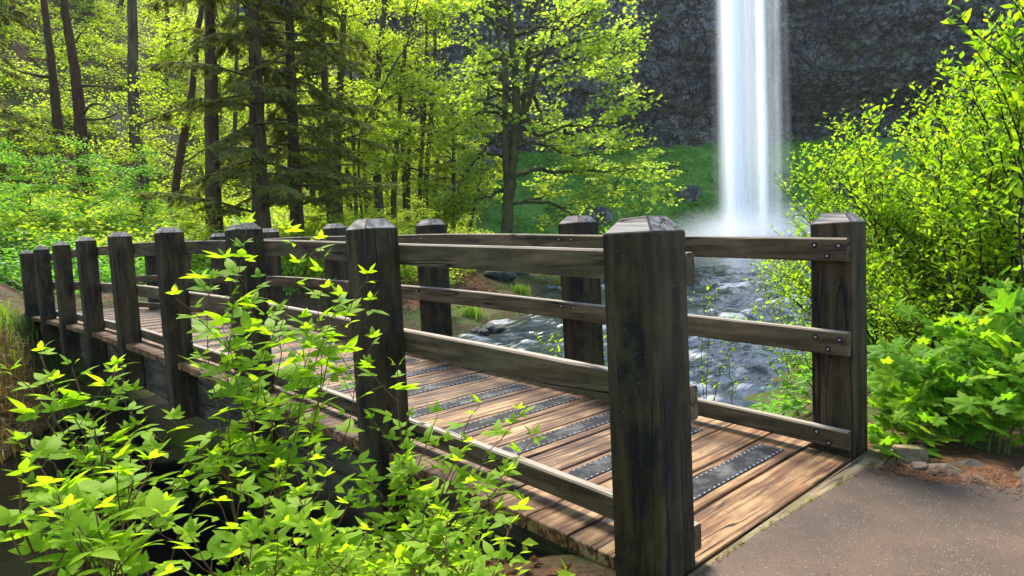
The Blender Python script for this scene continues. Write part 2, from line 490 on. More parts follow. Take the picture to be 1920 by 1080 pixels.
M['leaf_near'] = leaf_mat('berry_leaf', [(0.0, (0.10, 0.21, 0.010)), (0.4, (0.21, 0.35, 0.016)), (1.0, (0.27, 0.39, 0.02))], 0.60, 1.6, 0.55, 0.1, True, False)
M['leaf_big'] = leaf_mat('lobed_leaf', [(0.0, (0.06, 0.17, 0.012)), (0.5, (0.13, 0.27, 0.015)), (1.0, (0.24, 0.36, 0.02))], 0.55, 1.8, 0.6, 0.12, True, False)
M['leaf_shrub'] = leaf_mat('shrub_leaf', [(0.0, (0.06, 0.15, 0.008)), (0.5, (0.17, 0.30, 0.012)), (1.0, (0.33, 0.42, 0.02))], 0.6, 1.85, 0.5, 0.15)
M['leaf_maple'] = leaf_mat('maple_leaf', [(0.0, (0.13, 0.20, 0.03)), (0.5, (0.23, 0.33, 0.045)), (1.0, (0.34, 0.41, 0.06))], 0.6, 1.95, 0.5, 0.3)
M['leaf_forest'] = leaf_mat('forest_leaf', [(0.0, (0.09, 0.17, 0.012)), (0.5, (0.22, 0.30, 0.018)), (1.0, (0.34, 0.38, 0.025))], 0.6, 2.0, 0.5, 0.25)
M['leaf_green'] = leaf_mat('fresh_green_leaf', [(0.0, (0.04, 0.14, 0.012)), (0.5, (0.10, 0.27, 0.02)), (1.0, (0.20, 0.37, 0.03))], 0.5, 1.8, 0.5, 0.25)
M['needle'] = leaf_mat('conifer_needle', [(0.0, (0.07, 0.085, 0.025)), (0.6, (0.15, 0.17, 0.04)), (1.0, (0.27, 0.25, 0.05))], 0.35, 1.6, 0.8, 0.04)
M['moss_hang'] = leaf_mat('hanging_moss', [(0.0, (0.08, 0.075, 0.015)), (1.0, (0.20, 0.19, 0.04))], 0.35, 1.5, 0.9, 0.1)
M['dead'] = leaf_mat('dead_leaf', [(0.0, (0.055, 0.022, 0.010)), (0.5, (0.16, 0.065, 0.028)), (1.0, (0.32, 0.19, 0.09))], 0.2, 1.3, 0.8, 0.15)
M['straw'] = leaf_mat('dry_grass', [(0.0, (0.10, 0.065, 0.03)), (1.0, (0.30, 0.23, 0.10))], 0.3, 1.3, 0.8, 0.15)
M['grass'] = leaf_mat('grass_blade', [(0.0, (0.07, 0.17, 0.015)), (1.0, (0.26, 0.36, 0.04))], 0.5, 1.6, 0.5, 0.25)
M['flower'] = simple('magenta_petal', (0.30, 0.02, 0.06), (0.50, 0.05, 0.12), 30, 0.6, 0.2, 0.001)

def water_mat():
    m = NT('river_water')
    v = m.coord('Object', rnd=False)
    foam = m.n('ShaderNodeAttribute', attribute_name='foam').outputs['Fac']
    # threads of foam drawn out along the flow
    th = m.noise(m.n('ShaderNodeVectorMath', operation='MULTIPLY', ins={0: v, 1: (2.4, 0.42, 1)}).outputs[0], 1.6, 4, 0.6, 0.5)
    f = m.math('ADD', foam, m.math('MULTIPLY', m.math('SUBTRACT', th, 0.5), 1.1))
    f = m.ramp(f, [(0.34, 0.0), (0.95, 1.0)])
    deep = m.ramp(m.noise(v, 0.5, 4), [(0.3, (0.006, 0.011, 0.016)), (0.7, (0.020, 0.028, 0.032))])
    shallow = m.n('ShaderNodeAttribute', attribute_name='shallow').outputs['Fac']
    deep = m.mix(shallow, deep, (0.05, 0.045, 0.018))
    calm_shade = m.n('ShaderNodeAttribute', attribute_name='calm_shade').outputs['Fac']
    deep = m.mix(calm_shade, deep, (0.004, 0.004, 0.003))  # near-black colour paints shade and dark reflections onto the water by the bridge
    col = m.mix(f, deep, (0.50, 0.55, 0.58))
    calm_shade = m.n('ShaderNodeAttribute', attribute_name='calm_shade').outputs['Fac']
    rp = m.noise(m.n('ShaderNodeVectorMath', operation='MULTIPLY', ins={0: v, 1: (1.0, 0.45, 1)}).outputs[0], 4.0, 4, 0.55, 0.6)
    rg = m.ramp(f, [(0.0, 0.16), (1.0, 0.85)])
    bs = m.math('MULTIPLY_ADD', calm_shade, -0.62, 0.7)
    return m.done(m.bsdf(col, rg, m.math('MULTIPLY_ADD', calm_shade, -0.31, 0.38), m.bump(rp, 0.06, bs)))
M['water'] = water_mat()

def fall_mat(name, lo, hi, dens, off):
    m = NT(name)
    tc = m.n('ShaderNodeTexCoord').outputs['Object']
    v = m.n('ShaderNodeVectorMath', operation='MULTIPLY_ADD', ins={0: tc, 1: (1.0, 1.0, 0.012), 2: (off, off * 0.7, 0)}).outputs[0]
    wv = m.n('ShaderNodeTexNoise', ins={'Vector': m.n('ShaderNodeVectorMath', operation='MULTIPLY', ins={0: tc, 1: (0.5, 0.5, 0.16)}).outputs[0], 'Scale': 1.0, 'Detail': 2.0}).outputs['Color']
    v = m.n('ShaderNodeVectorMath', operation='MULTIPLY_ADD', ins={0: wv, 1: (0.5, 0.5, 0.0), 2: v}).outputs[0]
    a = m.noise(v, 0.42, 1, 0.5)
    b = m.noise(v, 1.9, 5, 0.6)
    s = m.math('ADD', m.math('MULTIPLY', a, 0.66), m.math('MULTIPLY', b, 0.34))
    alpha = m.math('MULTIPLY', m.ramp(s, [(lo, 0.0), (hi, 1.0)], 'EASE'), dens)
    al = m.n('ShaderNodeAttribute', attribute_name='body').outputs['Fac']
    alpha = m.math('MULTIPLY', alpha, al, clamp=True)
    d = m.n('ShaderNodeBsdfDiffuse', ins={'Color': (0.86, 0.89, 0.93, 1)})
    t = m.n('ShaderNodeBsdfTranslucent', ins={'Color': (0.86, 0.89, 0.93, 1)})
    w = m.n('ShaderNodeMixShader', ins={0: 0.5, 1: d.outputs[0], 2: t.outputs[0]})
    tr = m.n('ShaderNodeBsdfTransparent')
    mx = m.n('ShaderNodeMixShader', ins={0: alpha, 1: tr.outputs[0], 2: w.outputs[0]})
    return m.done(mx.outputs[0])
M['fall_a'] = fall_mat('falling_water_core', 0.22, 0.62, 0.85, 3.0)
M['fall_b'] = fall_mat('falling_water_veil', 0.30, 0.72, 0.46, 11.0)

def mist_mat():
    m = NT('spray_mist')
    tc = m.n('ShaderNodeTexCoord').outputs['Object']
    ln = m.n('ShaderNodeVectorMath', operation='LENGTH', ins={0: tc}).outputs['Value']
    fall = m.n('ShaderNodeMapRange', ins={0: ln, 1: 1.0, 2: 0.15, 3: 0.0, 4: 1.0}, interpolation_type='SMOOTHSTEP').outputs[0]
    nz = m.ramp(m.noise(tc, 2.2, 3, 0.6), [(0.3, 0.3), (0.7, 1.2)])
    d = m.math('MULTIPLY', m.math('MULTIPLY', fall, nz), 0.16)
    p = m.n('ShaderNodeVolumePrincipled', ins={'Color': (0.93, 0.95, 0.98, 1), 'Density': d, 'Anisotropy': 0.2})
    m.t.links.new(p.outputs[0], m.out.inputs['Volume'])
    return m.mat
M['mist'] = mist_mat()
# ---------------------------------------------------------------- terrain
_LY = np.array([-110, -72, -60, -48, -38, -26, -22, -18, -14, -11, -7, -3, -0.5, 0.4, 1.2, 3, 8, 30.])
_LX = np.array([62, 60, 54, 42, 32, 24.5, 22.3, 19.6, 16.2, 15.0, 15.6, 15.6, 15.2, 14.0, 12.2, 11.2, 10.5, 10])
_RY = np.array([-110, -70, -60, -45, -30, -15, -8, -3, -0.6, 0.8, 3, 8, 30.])
_RX = np.array([22, 20, 22, 15, 8.0, 4.2, 3.2, 2.5, 2.4, 3.3, 3.7, 4, 4.5])
def left_x(y): return np.interp(y, _LY, _LX)
def right_x(y): return np.interp(y, _RY, _RX)
def water_z(y): return np.clip(-1.8 - 0.036 * np.asarray(y, float), -2.2, 0.45)

def ground_z(x, y, detail=True):
    x, y = np.asarray(x, float), np.asarray(y, float)
    R, D = to_rd(x, y)
    wz = water_z(y)
    dl, dr = x - left_x(y), right_x(y) - x
    # left bank: low gravel spit upstream, steep at the abutment
    wl_ = np.interp(y, [-30, -16, -8, -3, 2], [7, 8, 6, 2.4, 2.2])
    lb = wz + (0.25 - wz) * sstep(-0.4, 1, dl / wl_)
    ang = R / np.maximum(D, 1.0)
    hm = sstep(0.02, -0.16, ang) * sstep(2, 8, D)
    hill = 0.20 * np.clip(dl - 3, 0, 20) + 0.78 * np.maximum(dl - 22, 0)
    lb = lb + hm * hill
    rb = wz + (0.0 - wz) * sstep(-0.3, 1, dr / 2.6)
    rb = rb - 0.07 * sstep(2.2, 2.8, dr)
    bed = wz - 0.55 * sstep(0.0, 2.0, np.minimum(-dl, -dr))
    z = np.where(dl > -0.9, lb, np.where(dr > -0.8, rb, bed))
    inside = (dl <= -0.9) & (dr <= -0.8)
    z = np.where(inside, np.minimum(bed, wz - 0.1), z)
    # grassy slope under the cliff
    tal = sstep(75, 92, D) * (1 - hm)
    z = np.where(D > 74, np.maximum(z, z * 0 + water_z(y) - 0.3) + 12.5 * tal, z)
    if detail:
        far = sstep(4, 30, np.hypot(x - CAM[0], y - CAM[1]))
        z = z + (0.05 + 0.5 * far) * fbm(x * 0.35, y * 0.35, 0, 4) * np.where((dl > 0) | (dr > 1.0), 1, 0.3)
        z = z + 0.03 * fbm(x * 2.1, y * 2.1, 3.3, 3)
    # the trail and the bridge seats stay level
    trail = sstep(0.9, 0.1, x) * sstep(-3.0, -2.2, y) * sstep(-12, -8, x)
    z = z * (1 - trail) + (-0.035) * trail
    return z

def axis_pts(knots):
    out = []
    for (a, b, step) in knots:
        out.append(np.arange(a, b, step))
    return np.concatenate(out + [[knots[-1][1]]])
gx = axis_pts([(-300, -60, 40), (-60, -10, 5), (-10, -3, 0.5), (-3, 6, 0.16), (6, 22, 0.32), (22, 60, 0.9), (60, 130, 2.5), (130, 330, 25)])
gy = axis_pts([(-330, -130, 25), (-130, -70, 2.0), (-70, -30, 0.9), (-30, -8, 0.4), (-8, 4, 0.16), (4, 12, 0.5), (12, 60, 4), (60, 300, 40)])
GX, GY = np.meshgrid(gx, gy, indexing='ij')
GZ = ground_z(GX, GY)
_R, _D = to_rd(GX, GY)
turf = sstep(70, 78, _D) * sstep(-0.12, 0.0, _R / np.maximum(_D, 1))
litter = sstep(1.0, 2.0, GX - left_x(GY)) * sstep(9.0, 6.0, GX - left_x(GY)) * sstep(-8, -10, GY) * sstep(-19, -15, GY)
litter = np.maximum(litter, sstep(-1.0, -2.0, GY) * sstep(-2.9, -2.5, GY) * sstep(0.3, 0, GX) * sstep(-4, -3, GX) * 0.8)
nx, ny = GX.shape
i, j = np.meshgrid(np.arange(nx - 1), np.arange(ny - 1), indexing='ij')
quads = np.stack([i * ny + j, (i + 1) * ny + j, (i + 1) * ny + j + 1, i * ny + j + 1], -1).reshape(-1, 4)
b = Buf(); b.add(np.stack([GX, GY, GZ], -1).reshape(-1, 3), quads)
link('ground', b.mesh('ground', M['ground'], True, {'turf': turf, 'litter': litter}), kind='structure')

# ---------------------------------------------------------------- river
ty = np.concatenate([np.arange(14, 2, -0.4), np.arange(2, -14, -0.11), np.arange(-14, -30, -0.2), np.arange(-30, -78, -0.5)])
tt = np.linspace(0, 1, 110)
TY, TT = np.meshgrid(ty, tt, indexing='ij')
lx, rx = left_x(TY) + 1.0, right_x(TY) - 1.0
WX = rx + (lx - rx) * TT
rap = sstep(-2.5, -6, TY) * sstep(-34, -24, TY)
fl = 0.30 * WX - 0.0 * TY
fold = fbm(WX * 0.8 + TY * 0.12, TY * 0.42, 1.0, 4, 0.55)
crest = fbm(WX * 0.55, TY * 0.75 + 0.9 * pnoise(WX * 0.5, TY * 0.15, 4.0), 7.0, 4, 0.55)
WZ = water_z(TY) + (0.03 + 0.13 * rap) * fold + (0.02 + 0.17 * rap) * crest + 0.012 * fbm(WX * 3.5, TY * 2.2, 2.0, 2) * sstep(0, -4, TY)
foam = 0.10 + 0.42 * rap * np.clip(crest * 2.2 + 0.10, -0.6, 1) + 0.30 * sstep(-50, -64, TY) * 0.9 - 0.16 * sstep(-3, 0, TY)
foam = foam + 0.18 * sstep(-38, -55, TY) - 0.9 * sstep(-3.5, -1.0, TY)
shallow = sstep(2.4, 0.6, left_x(TY) - WX) * sstep(-9, -11, TY) * sstep(-20, -16, TY) * 0.9
nx, ny = WX.shape
i, j = np.meshgrid(np.arange(nx - 1), np.arange(ny - 1), indexing='ij')
quads = np.stack([i * ny + j, i * ny + j + 1, (i + 1) * ny + j + 1, (i + 1) * ny + j], -1).reshape(-1, 4)
b = Buf(); b.add(np.stack([WX, TY, WZ], -1).reshape(-1, 3), quads)
me = b.mesh('river', M['water'], True, {'foam': foam, 'shallow': shallow, 'calm_shade': sstep(-3.5, -1.2, TY)})
link('river', me, kind='structure')

# ---------------------------------------------------------------- cliff
cr = np.linspace(-34, 88, 420); cz = np.linspace(-2, 41, 190)
CR, CZ = np.meshgrid(cr, cz, indexing='ij')
base_d = 97 - 0.0055 * (CR - 22) ** 2
und = 1.6 * pnoise(CR * 0.05, 3.0, 1.0)
prof = np.interp(CZ, [-2, 9, 11.5, 13.5, 17, 19.5, 22, 30, 41], [4.5, 4.5, 5.5, 11.0, 12.0, 5.0, 0.0, -1.2, -4.5])
hollow = sstep(22, 36, CR) * 0.75 + 0.25
prof = prof * hollow + 2.0 * (1 - hollow)
bulge = 4.5 * pnoise(CR * 0.055, CZ * 0.07, 2.0) + 3.0 * np.abs(pnoise(CR * 0.13, CZ * 0.16, 5.0))
strata = 0.8 * pnoise(CR * 0.03, CZ * 0.55 + 0.8 * pnoise(CR * 0.1, 1.0, 2.2), 9.0)
rough_ = 2.2 * np.abs(fbm(CR * 0.40, CZ * 0.36, 4.4, 4, 0.6)) + 1.4 * np.abs(fbm(CR * 1.1, CZ * 0.8, 8.8, 3, 0.6))
blocks = 1.1 * np.round(2.2 * pnoise(CR * 0.22 + 0.3 * pnoise(CR * 0.5, CZ * 0.5, 1.1), CZ * 0.30, 6.1)) / 2.2 + 0.7 * np.round(3 * pnoise(CR * 0.6, CZ * 0.75, 3.1)) / 3
ledge = 0.9 * np.round(2.5 * pnoise(CR * 0.02, CZ * 0.33 + 0.05 * CR, 14.0)) / 2.5
CD = base_d + prof + und - bulge * 1.15 + strata - rough_ + blocks + ledge
CXW, CYW = from_rd(CR + 0.5 * pnoise(CR * 0.5, CZ * 0.5, 12), CD)
nx, ny = CR.shape
i, j = np.meshgrid(np.arange(nx - 1), np.arange(ny - 1), indexing='ij')
quads = np.stack([i * ny + j, (i + 1) * ny + j, (i + 1) * ny + j + 1, i * ny + j + 1], -1).reshape(-1, 4)
b = Buf(); b.add(np.stack([CXW, CYW, CZ], -1).reshape(-1, 3), quads)
# plateau behind the rim
rim = np.stack([CXW[:, -1], CYW[:, -1], CZ[:, -1]], -1)
bx, by = from_rd(cr, np.full_like(cr, 150.0))
back = np.stack([bx, by, np.full_like(bx, 43.0)], -1)
n_ = len(cr); k = np.arange(n_ - 1)
b.add(np.vstack([rim, back]), np.stack([k, k + 1, n_ + k + 1, n_ + k], -1))
link('cliff', b.mesh('cliff', M['cliff'], False), kind='structure')

# ---------------------------------------------------------------- waterfall
fcx, fcy = from_rd((1418 - 960) / FPX * 70.0, 70.0)
fall = thing('waterfall', 'tall white veil of falling water in front of the dark cliff', 'waterfall', (fcx, fcy, 0.3))
rng = np.random.default_rng(3)
fz = np.linspace(0, 40, 60)
def column(name, mat, cr_, hw, dep, doff, edge):
    """closed lens-shaped column of falling water, frayed at its two edges"""
    th = np.linspace(0, 2 * np.pi, 72, endpoint=False)
    T, Z = np.meshgrid(th, fz, indexing='ij')
    spread = 1.0 + 0.13 * (1 - Z / 40)
    wob = 1 + 0.10 * pnoise(np.cos(T) * 2.2 + cr_, np.sin(T) * 2.2, Z * 0.02)
    rr_ = cr_ + hw * spread * np.sign(np.cos(T)) * np.abs(np.cos(T)) ** 0.8
    dd_ = doff + dep * np.sin(T) * wob + 0.25 * dep * pnoise(rr_ * 1.1, 2.2, Z * 0.015)
    X = rr_ * RH[0] + dd_ * FH[0]; Y = rr_ * RH[1] + dd_ * FH[1]
    body = 1 - np.clip((np.abs(np.cos(T)) ** 0.8 - (1 - edge)) / edge, 0, 1) ** 0.9
    nx, ny = T.shape
    i, j = np.meshgrid(np.arange(nx), np.arange(ny - 1), indexing='ij')
    i2 = (i + 1) % nx
    q = np.stack([i * ny + j, i2 * ny + j, i2 * ny + j + 1, i * ny + j + 1], -1).reshape(-1, 4)
    bb = Buf(); bb.add(np.stack([X, Y, Z], -1).reshape(-1, 3), q)
    link(name, bb.mesh(name, mat, True, {'body': body}), fall)
column('main_stream', M['fall_a'], -1.75, 1.9, 0.9, -0.3, 0.75)
column('main_stream', M['fall_a'], -2.2, 1.0, 0.6, -0.9, 0.9)
column('side_stream', M['fall_b'], 1.9, 1.9, 0.8, 0.3, 0.8)
column('side_stream', M['fall_a'], 0.85, 0.55, 0.4, -0.3, 0.9)
column('veil', M['fall_b'], 0.1, 3.9, 1.5, 0.6, 0.8)

def spray_ball(name, R, D, z, size, label):
    me = bpy.data.meshes.new(name)
    bm = bmesh.new(); bmesh.ops.create_icosphere(bm, subdivisions=3, radius=1.0); bm.to_mesh(me); bm.free()
    me.materials.append(M['mist'])
    x, y = from_rd(R, D)
    o = link(name, me, None, label, 'mist', kind='stuff', loc=(x, y, z))
    o.scale = size
    return o
spray_ball('spray_mist', 24.6, 67.5, 0.2, (13, 10, 4.2), 'white spray rising where the waterfall strikes the pool')
# ---------------------------------------------------------------- footbridge
W, BW, H, S = 0.235, 1.7124, 1.376, 2.03324
YF = -(W + BW)                  # inner face of the far posts
ZK = np.array([0, 0.1698, 0.2471, 0.2304, 0.1487])
def deck_z(u):
    i = np.asarray(u, float) / S
    k = np.array([0, 2, 4, 6, 8.0]); z = 0
    for a in range(5):
        L = 1.0
        for c in range(5):
            if a != c:
                L = L * (i - k[c]) / (k[a] - k[c])
        z = z + ZK[a] * L
    return z
rng = np.random.default_rng(11)
bridge = thing('footbridge', 'dark timber footbridge with post and rail sides arching over the creek', 'bridge', (0, 0, 0))

# posts: square timber with a hipped top
def post_mesh(bot, seed):
    r_ = np.random.default_rng(seed)
    bm = bmesh.new()
    h = W / 2
    lev = [(bot, h), (H, h), (H + 0.062, h * 0.55)]
    rings = []
    for z, s in lev:
        rings.append([bm.verts.new((sx * s + r_.normal(0, 0.0015), sy * s + r_.normal(0, 0.0015), z + r_.normal(0, 0.002))) for sx, sy in ((-1, -1), (1, -1), (1, 1), (-1, 1))])
    fs = []
    for a, c in zip(rings[:-1], rings[1:]):
        for k in range(4):
            fs.append(bm.faces.new((a[k], a[(k + 1) % 4], c[(k + 1) % 4], c[k])))
    top = bm.faces.new(rings[2]); bm.faces.new(rings[0][::-1])
    for f in fs[4:] + [top]:
        f.material_index = 1
    bmesh.ops.bevel(bm, geom=[e for e in bm.edges], offset=0.006, segments=2, affect='EDGES', profile=0.55)
    me = bpy.data.meshes.new('post'); bm.to_mesh(me); bm.free()
    me.materials.append(M['post']); me.materials.append(M['cap'])
    return me
pm = [post_mesh(-0.62, 1), post_mesh(-0.62, 2), post_mesh(-0.62, 3)]
pm0 = post_mesh(-0.45, 4)
post_u = [S * k for k in range(9)]
for k in range(9):
    for far in (0, 1):
        if far and k > 7:
            pass
        y = (YF - W / 2) if far else -W / 2
        o = link('post', pm0 if k in (0, 8) else pm[(k * 2 + far) % 3], bridge, loc=(post_u[k] + W / 2, y, float(deck_z(post_u[k]))))
        o.rotation_euler = (rng.normal(0, 0.003), rng.normal(0, 0.003), rng.normal(0, 0.008) + (math.pi if (k + far) % 2 else 0))

# rails: three a side, each spanning two bays, bolted to the inner faces
RTH = 0.060
bolt_bm = bmesh.new()
bmesh.ops.create_cone(bolt_bm, cap_ends=True, segments=14, radius1=0.017, radius2=0.017, depth=0.004)
for v in bolt_bm.verts:
    pass
bolt_ring = bpy.data.meshes.new('counterbore_shade'); bolt_bm.to_mesh(bolt_ring); bolt_bm.free(); bolt_ring.materials.append(M['hole_shade'])
bb = Buf()
th = np.linspace(0, 2 * np.pi, 6, endpoint=False)
bb.add(np.vstack([np.stack([0.0085 * np.cos(th), 0.0085 * np.sin(th), 0 * th], -1), np.stack([0.0065 * np.cos(th), 0.0065 * np.sin(th), 0 * th + 0.005], -1)]),
       np.stack([np.arange(6), (np.arange(6) + 1) % 6, 6 + (np.arange(6) + 1) % 6, 6 + np.arange(6)], -1))
bb.f.append(np.array([[6, 7, 8, 9, 10, 11]])); bb.m.append(np.array([0]))
bolt_me = bb.mesh('bolt', M['bolt'])

def rail_piece(u0, u1, z0, z1, far, idx):
    n = 10
    uu = np.linspace(u0, u1, n)
    zz = deck_z(uu) + 0.004 * np.sin(uu * 1.7 + idx)
    if far:
        ya, yb = YF + RTH, YF
    else:
        ya, yb = -W - RTH, -W
    sgn = 1 if far else -1
    e = 0.009                                      # eased arrises
    prof = [(yb, z0), (ya - sgn * e, z0), (ya, z0 + e), (ya, z1 - e), (ya - sgn * e, z1), (yb + sgn * e, z1), (yb, z1 - e)]
    um = 0.5 * (u0 + u1); zm = float(deck_z(um)); ym = 0.5 * (ya + yb)
    V = []
    for u, z in zip(uu, zz):
        for (y, zr) in prof:
            V.append((u - um, y - ym + 0.0015 * math.sin(u * 3 + idx), z + zr - zm))
    m_ = len(prof)
    F = []
    for a in range(n - 1):
        for c in range(m_):
            q = (a * m_ + c, a * m_ + (c + 1) % m_, (a + 1) * m_ + (c + 1) % m_, (a + 1) * m_ + c)
            F.append(q if far else q[::-1])
    b_ = Buf(); b_.add(V, F)
    c0 = tuple(range(m_)); c1 = tuple((n - 1) * m_ + k for k in range(m_))
    b_.f.append(np.array([c0[::-1] if far else c0])); b_.m.append(np.array([0]))
    b_.f.append(np.array([c1 if far else c1[::-1]])); b_.m.append(np.array([0]))
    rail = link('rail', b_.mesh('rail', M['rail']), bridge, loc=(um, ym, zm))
    # bolts on flat dark discs that paint the shade inside counterbored holes
    for pu in post_u:
        for du, dz in ((0.05, 0.30), (0.185, 0.30), (0.115, 0.74)):
            u = pu + du
            if not (u0 + 0.02 < u < u1 - 0.02):
                continue
            hz = z1 - (z1 - z0) * dz
            if z1 - z0 < 0.12 and dz < 0.5 and du < 0.1:
                continue
            z = float(deck_z(u)) + hz - zm
            yy = (ya - ym) + sgn * 0.001
            c = link('counterbore_shade', bolt_ring, rail, loc=(u - um, yy, z)); c.rotation_euler = (math.pi / 2, 0, 0)
            t = link('bolt', bolt_me, rail, loc=(u - um, yy + sgn * 0.0025, z)); t.rotation_euler = (-sgn * math.pi / 2, rng.random() * 3, 0)

joints = [0.006, 2 * S + W * 0.5, 4 * S + W * 0.5, 6 * S + W * 0.5, 8 * S + W - 0.01]
for far in (0, 1):
    for a, c in zip(joints[:-1], joints[1:]):
        for z0, z1 in ((1.150, 1.287), (0.600, 0.740), (0.050, 0.160)):
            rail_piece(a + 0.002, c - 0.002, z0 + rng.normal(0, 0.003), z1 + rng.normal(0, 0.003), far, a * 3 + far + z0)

# deck planks notched round the posts
PITCH, GAP, TH = 0.2712, 0.013, 0.068
Y0, Y1 = -0.055, YF - W + 0.055
grip_bm = None
def grip_mesh(length):
    me = box_mesh('grip_strip', (0.150, length, 0.006), M['grip'], 0.002)
    return me
GL = 1.27
grip_me = grip_mesh(GL)
sb = Buf()
th = np.linspace(0, 2 * np.pi, 6, endpoint=False)
for sx in (-1, 1):
    for yy in np.linspace(-GL / 2 + 0.03, GL / 2 - 0.03, 26):
        r = 0.0062
        cx, cy = sx * 0.066, yy
        ring = np.stack([cx + r * np.cos(th), cy + r * np.sin(th), 0 * th], -1)
        ring2 = np.stack([cx + 0.6 * r * np.cos(th), cy + 0.6 * r * np.sin(th), 0 * th + 0.003], -1)
        sb.add(np.vstack([ring, ring2]), np.stack([np.arange(6), (np.arange(6) + 1) % 6, 6 + (np.arange(6) + 1) % 6, 6 + np.arange(6)], -1))
        b0 = sb.n - 12
        sb.f.append(np.array([[6, 7, 8, 9, 10, 11]]) + b0); sb.m.append(np.array([0]))
stud_me = sb.mesh('nail_heads', M['steel'])
n_planks = int(round((8 * S + W) / PITCH))
for k in range(n_planks):
    u0, u1 = k * PITCH + GAP / 2 + (0.003 if k == 0 else 0), (k + 1) * PITCH - GAP / 2
    ea, eb = Y0 + rng.normal(0, 0.006), Y1 + rng.normal(0, 0.006)
    near, farp = [], []
    na, fa = [(u0, ea), (u1, ea)], [(u1, eb), (u0, eb)]
    for pu in post_u:
        p0, p1 = pu - 0.006, pu + W + 0.006
        lo, hi = max(u0, p0), min(u1, p1)
        if hi - lo < 0.004:
            continue
        yi, yo = -W - 0.005, YF + 0.005
        if lo - u0 < 0.03 and u1 - hi < 0.045:
            na, fa = [(u0, yi), (u1, yi)], [(u1, yo), (u0, yo)]
        elif lo - u0 < 0.03:
            na = [(u0, yi), (hi, yi), (hi, ea), (u1, ea)]; fa = [(u1, eb), (hi, eb), (hi, yo), (u0, yo)]
        elif u1 - hi < 0.03:
            na = [(u0, ea), (lo, ea), (lo, yi), (u1, yi)]; fa = [(u1, yo), (lo, yo), (lo, eb), (u0, eb)]
        else:
            na = [(u0, ea), (lo, ea), (lo, yi), (hi, yi), (hi, ea), (u1, ea)]
            fa = [(u1, eb), (hi, eb), (hi, yo), (lo, yo), (lo, eb), (u0, eb)]
    um = 0.5 * (u0 + u1); ym = 0.5 * (Y0 + Y1)
    outline = (na + fa)[::-1]
    bm = bmesh.new()
    vs = [bm.verts.new((u - um, y - ym, 0)) for u, y in outline]
    f = bm.faces.new(vs)
    if f.normal.z < 0:
        f.normal_flip()
    bm.normal_update()
    ex = bmesh.ops.extrude_face_region(bm, geom=[f])
    for v in [g for g in ex['geom'] if isinstance(g, bmesh.types.BMVert)]:
        v.co.z -= TH
    bmesh.ops.recalc_face_normals(bm, faces=bm.faces)
    topE = [e for e in bm.edges if all(abs(v.co.z) < 1e-6 for v in e.verts)]
    bmesh.ops.bevel(bm, geom=topE, offset=0.005, segments=1, affect='EDGES')
    me = bpy.data.meshes.new('plank'); bm.to_mesh(me); bm.free(); me.materials.append(M['deck'])
    zt = float(deck_z(um)); sl = float(deck_z(um + 0.1) - deck_z(um - 0.1)) / 0.2
    o = link('plank', me, bridge, loc=(um, ym, zt + rng.normal(0, 0.0015)))
    o.rotation_euler = (rng.normal(0, 0.0008), -math.atan(sl) + rng.normal(0, 0.004), 0)
    if k % 2 == 1:
        g = link('grip_strip', grip_me, o, loc=(0.012 + rng.normal(0, 0.003), -1.155 - ym + rng.normal(0, 0.008), 0.003))
        g.rotation_euler = (0, 0, rng.normal(0, 0.003))
        link('nail_heads', stud_me, g, kind='stuff', loc=(0, 0, 0.003))

# girders under the deck
for y0, y1 in ((-W - 0.004, -W - 0.17), (YF + 0.004, YF + 0.17)):
    ya, yb = max(y0, y1), min(y0, y1)
    uu = np.linspace(-0.35, 8 * S + 0.6, 34)
    V, F = [], []
    for u in uu:
        z = float(deck_z(np.clip(u, 0, 8 * S)))
        for y, dz in ((ya, -TH - 0.012), (yb, -TH - 0.012), (yb, -0.63), (ya, -0.63)):
            V.append((u, y, z + dz))
    for a in range(len(uu) - 1):
        for c in range(4):
            F.append((a * 4 + c, (a + 1) * 4 + c, (a + 1) * 4 + (c + 1) % 4, a * 4 + (c + 1) % 4))
    b_ = Buf(); b_.add(V, F); b_.f.append(np.array([[0, 1, 2, 3]])); b_.m.append(np.array([0]))
    link('girder', b_.mesh('girder', M['girder']), bridge)
for u in (1.0, 4.06, 8.1, 12.2, 15.2):
    me = box_mesh('cross_beam', (0.14, BW - 0.36, 0.28), M['girder'], 0.006)
    link('cross_beam', me, bridge, loc=(u, (YF - W) / 2, float(deck_z(u)) - 0.34))

# sill board where the trail meets the deck
sm = box_mesh('sill_board', (0.16, 2.26, 0.10), M['sill'], 0.007)
link('sill_board', sm, None, 'weathered straw coloured sill board between the trail and the first plank', 'board', loc=(-0.088, -1.13, -0.051))
# timber retaining wall below each end of the deck
for u, lab in ((-0.20, 'near'), (8 * S + W + 0.22, 'far')):
    tmb = thing('abutment', 'dark timber abutment carrying the %s end of the footbridge' % lab, 'abutment', (u, -1.05, -0.5))
    for r_ in range(2):
        link('abutment_timber', box_mesh('abutment_timber', (0.2, 2.3, 0.2), M['girder'], 0.01), tmb, loc=(0.0 if u > 0 else 0.0, 0, 0.28 - r_ * 0.21 - (0.0 if u < 0 else -0.1)))

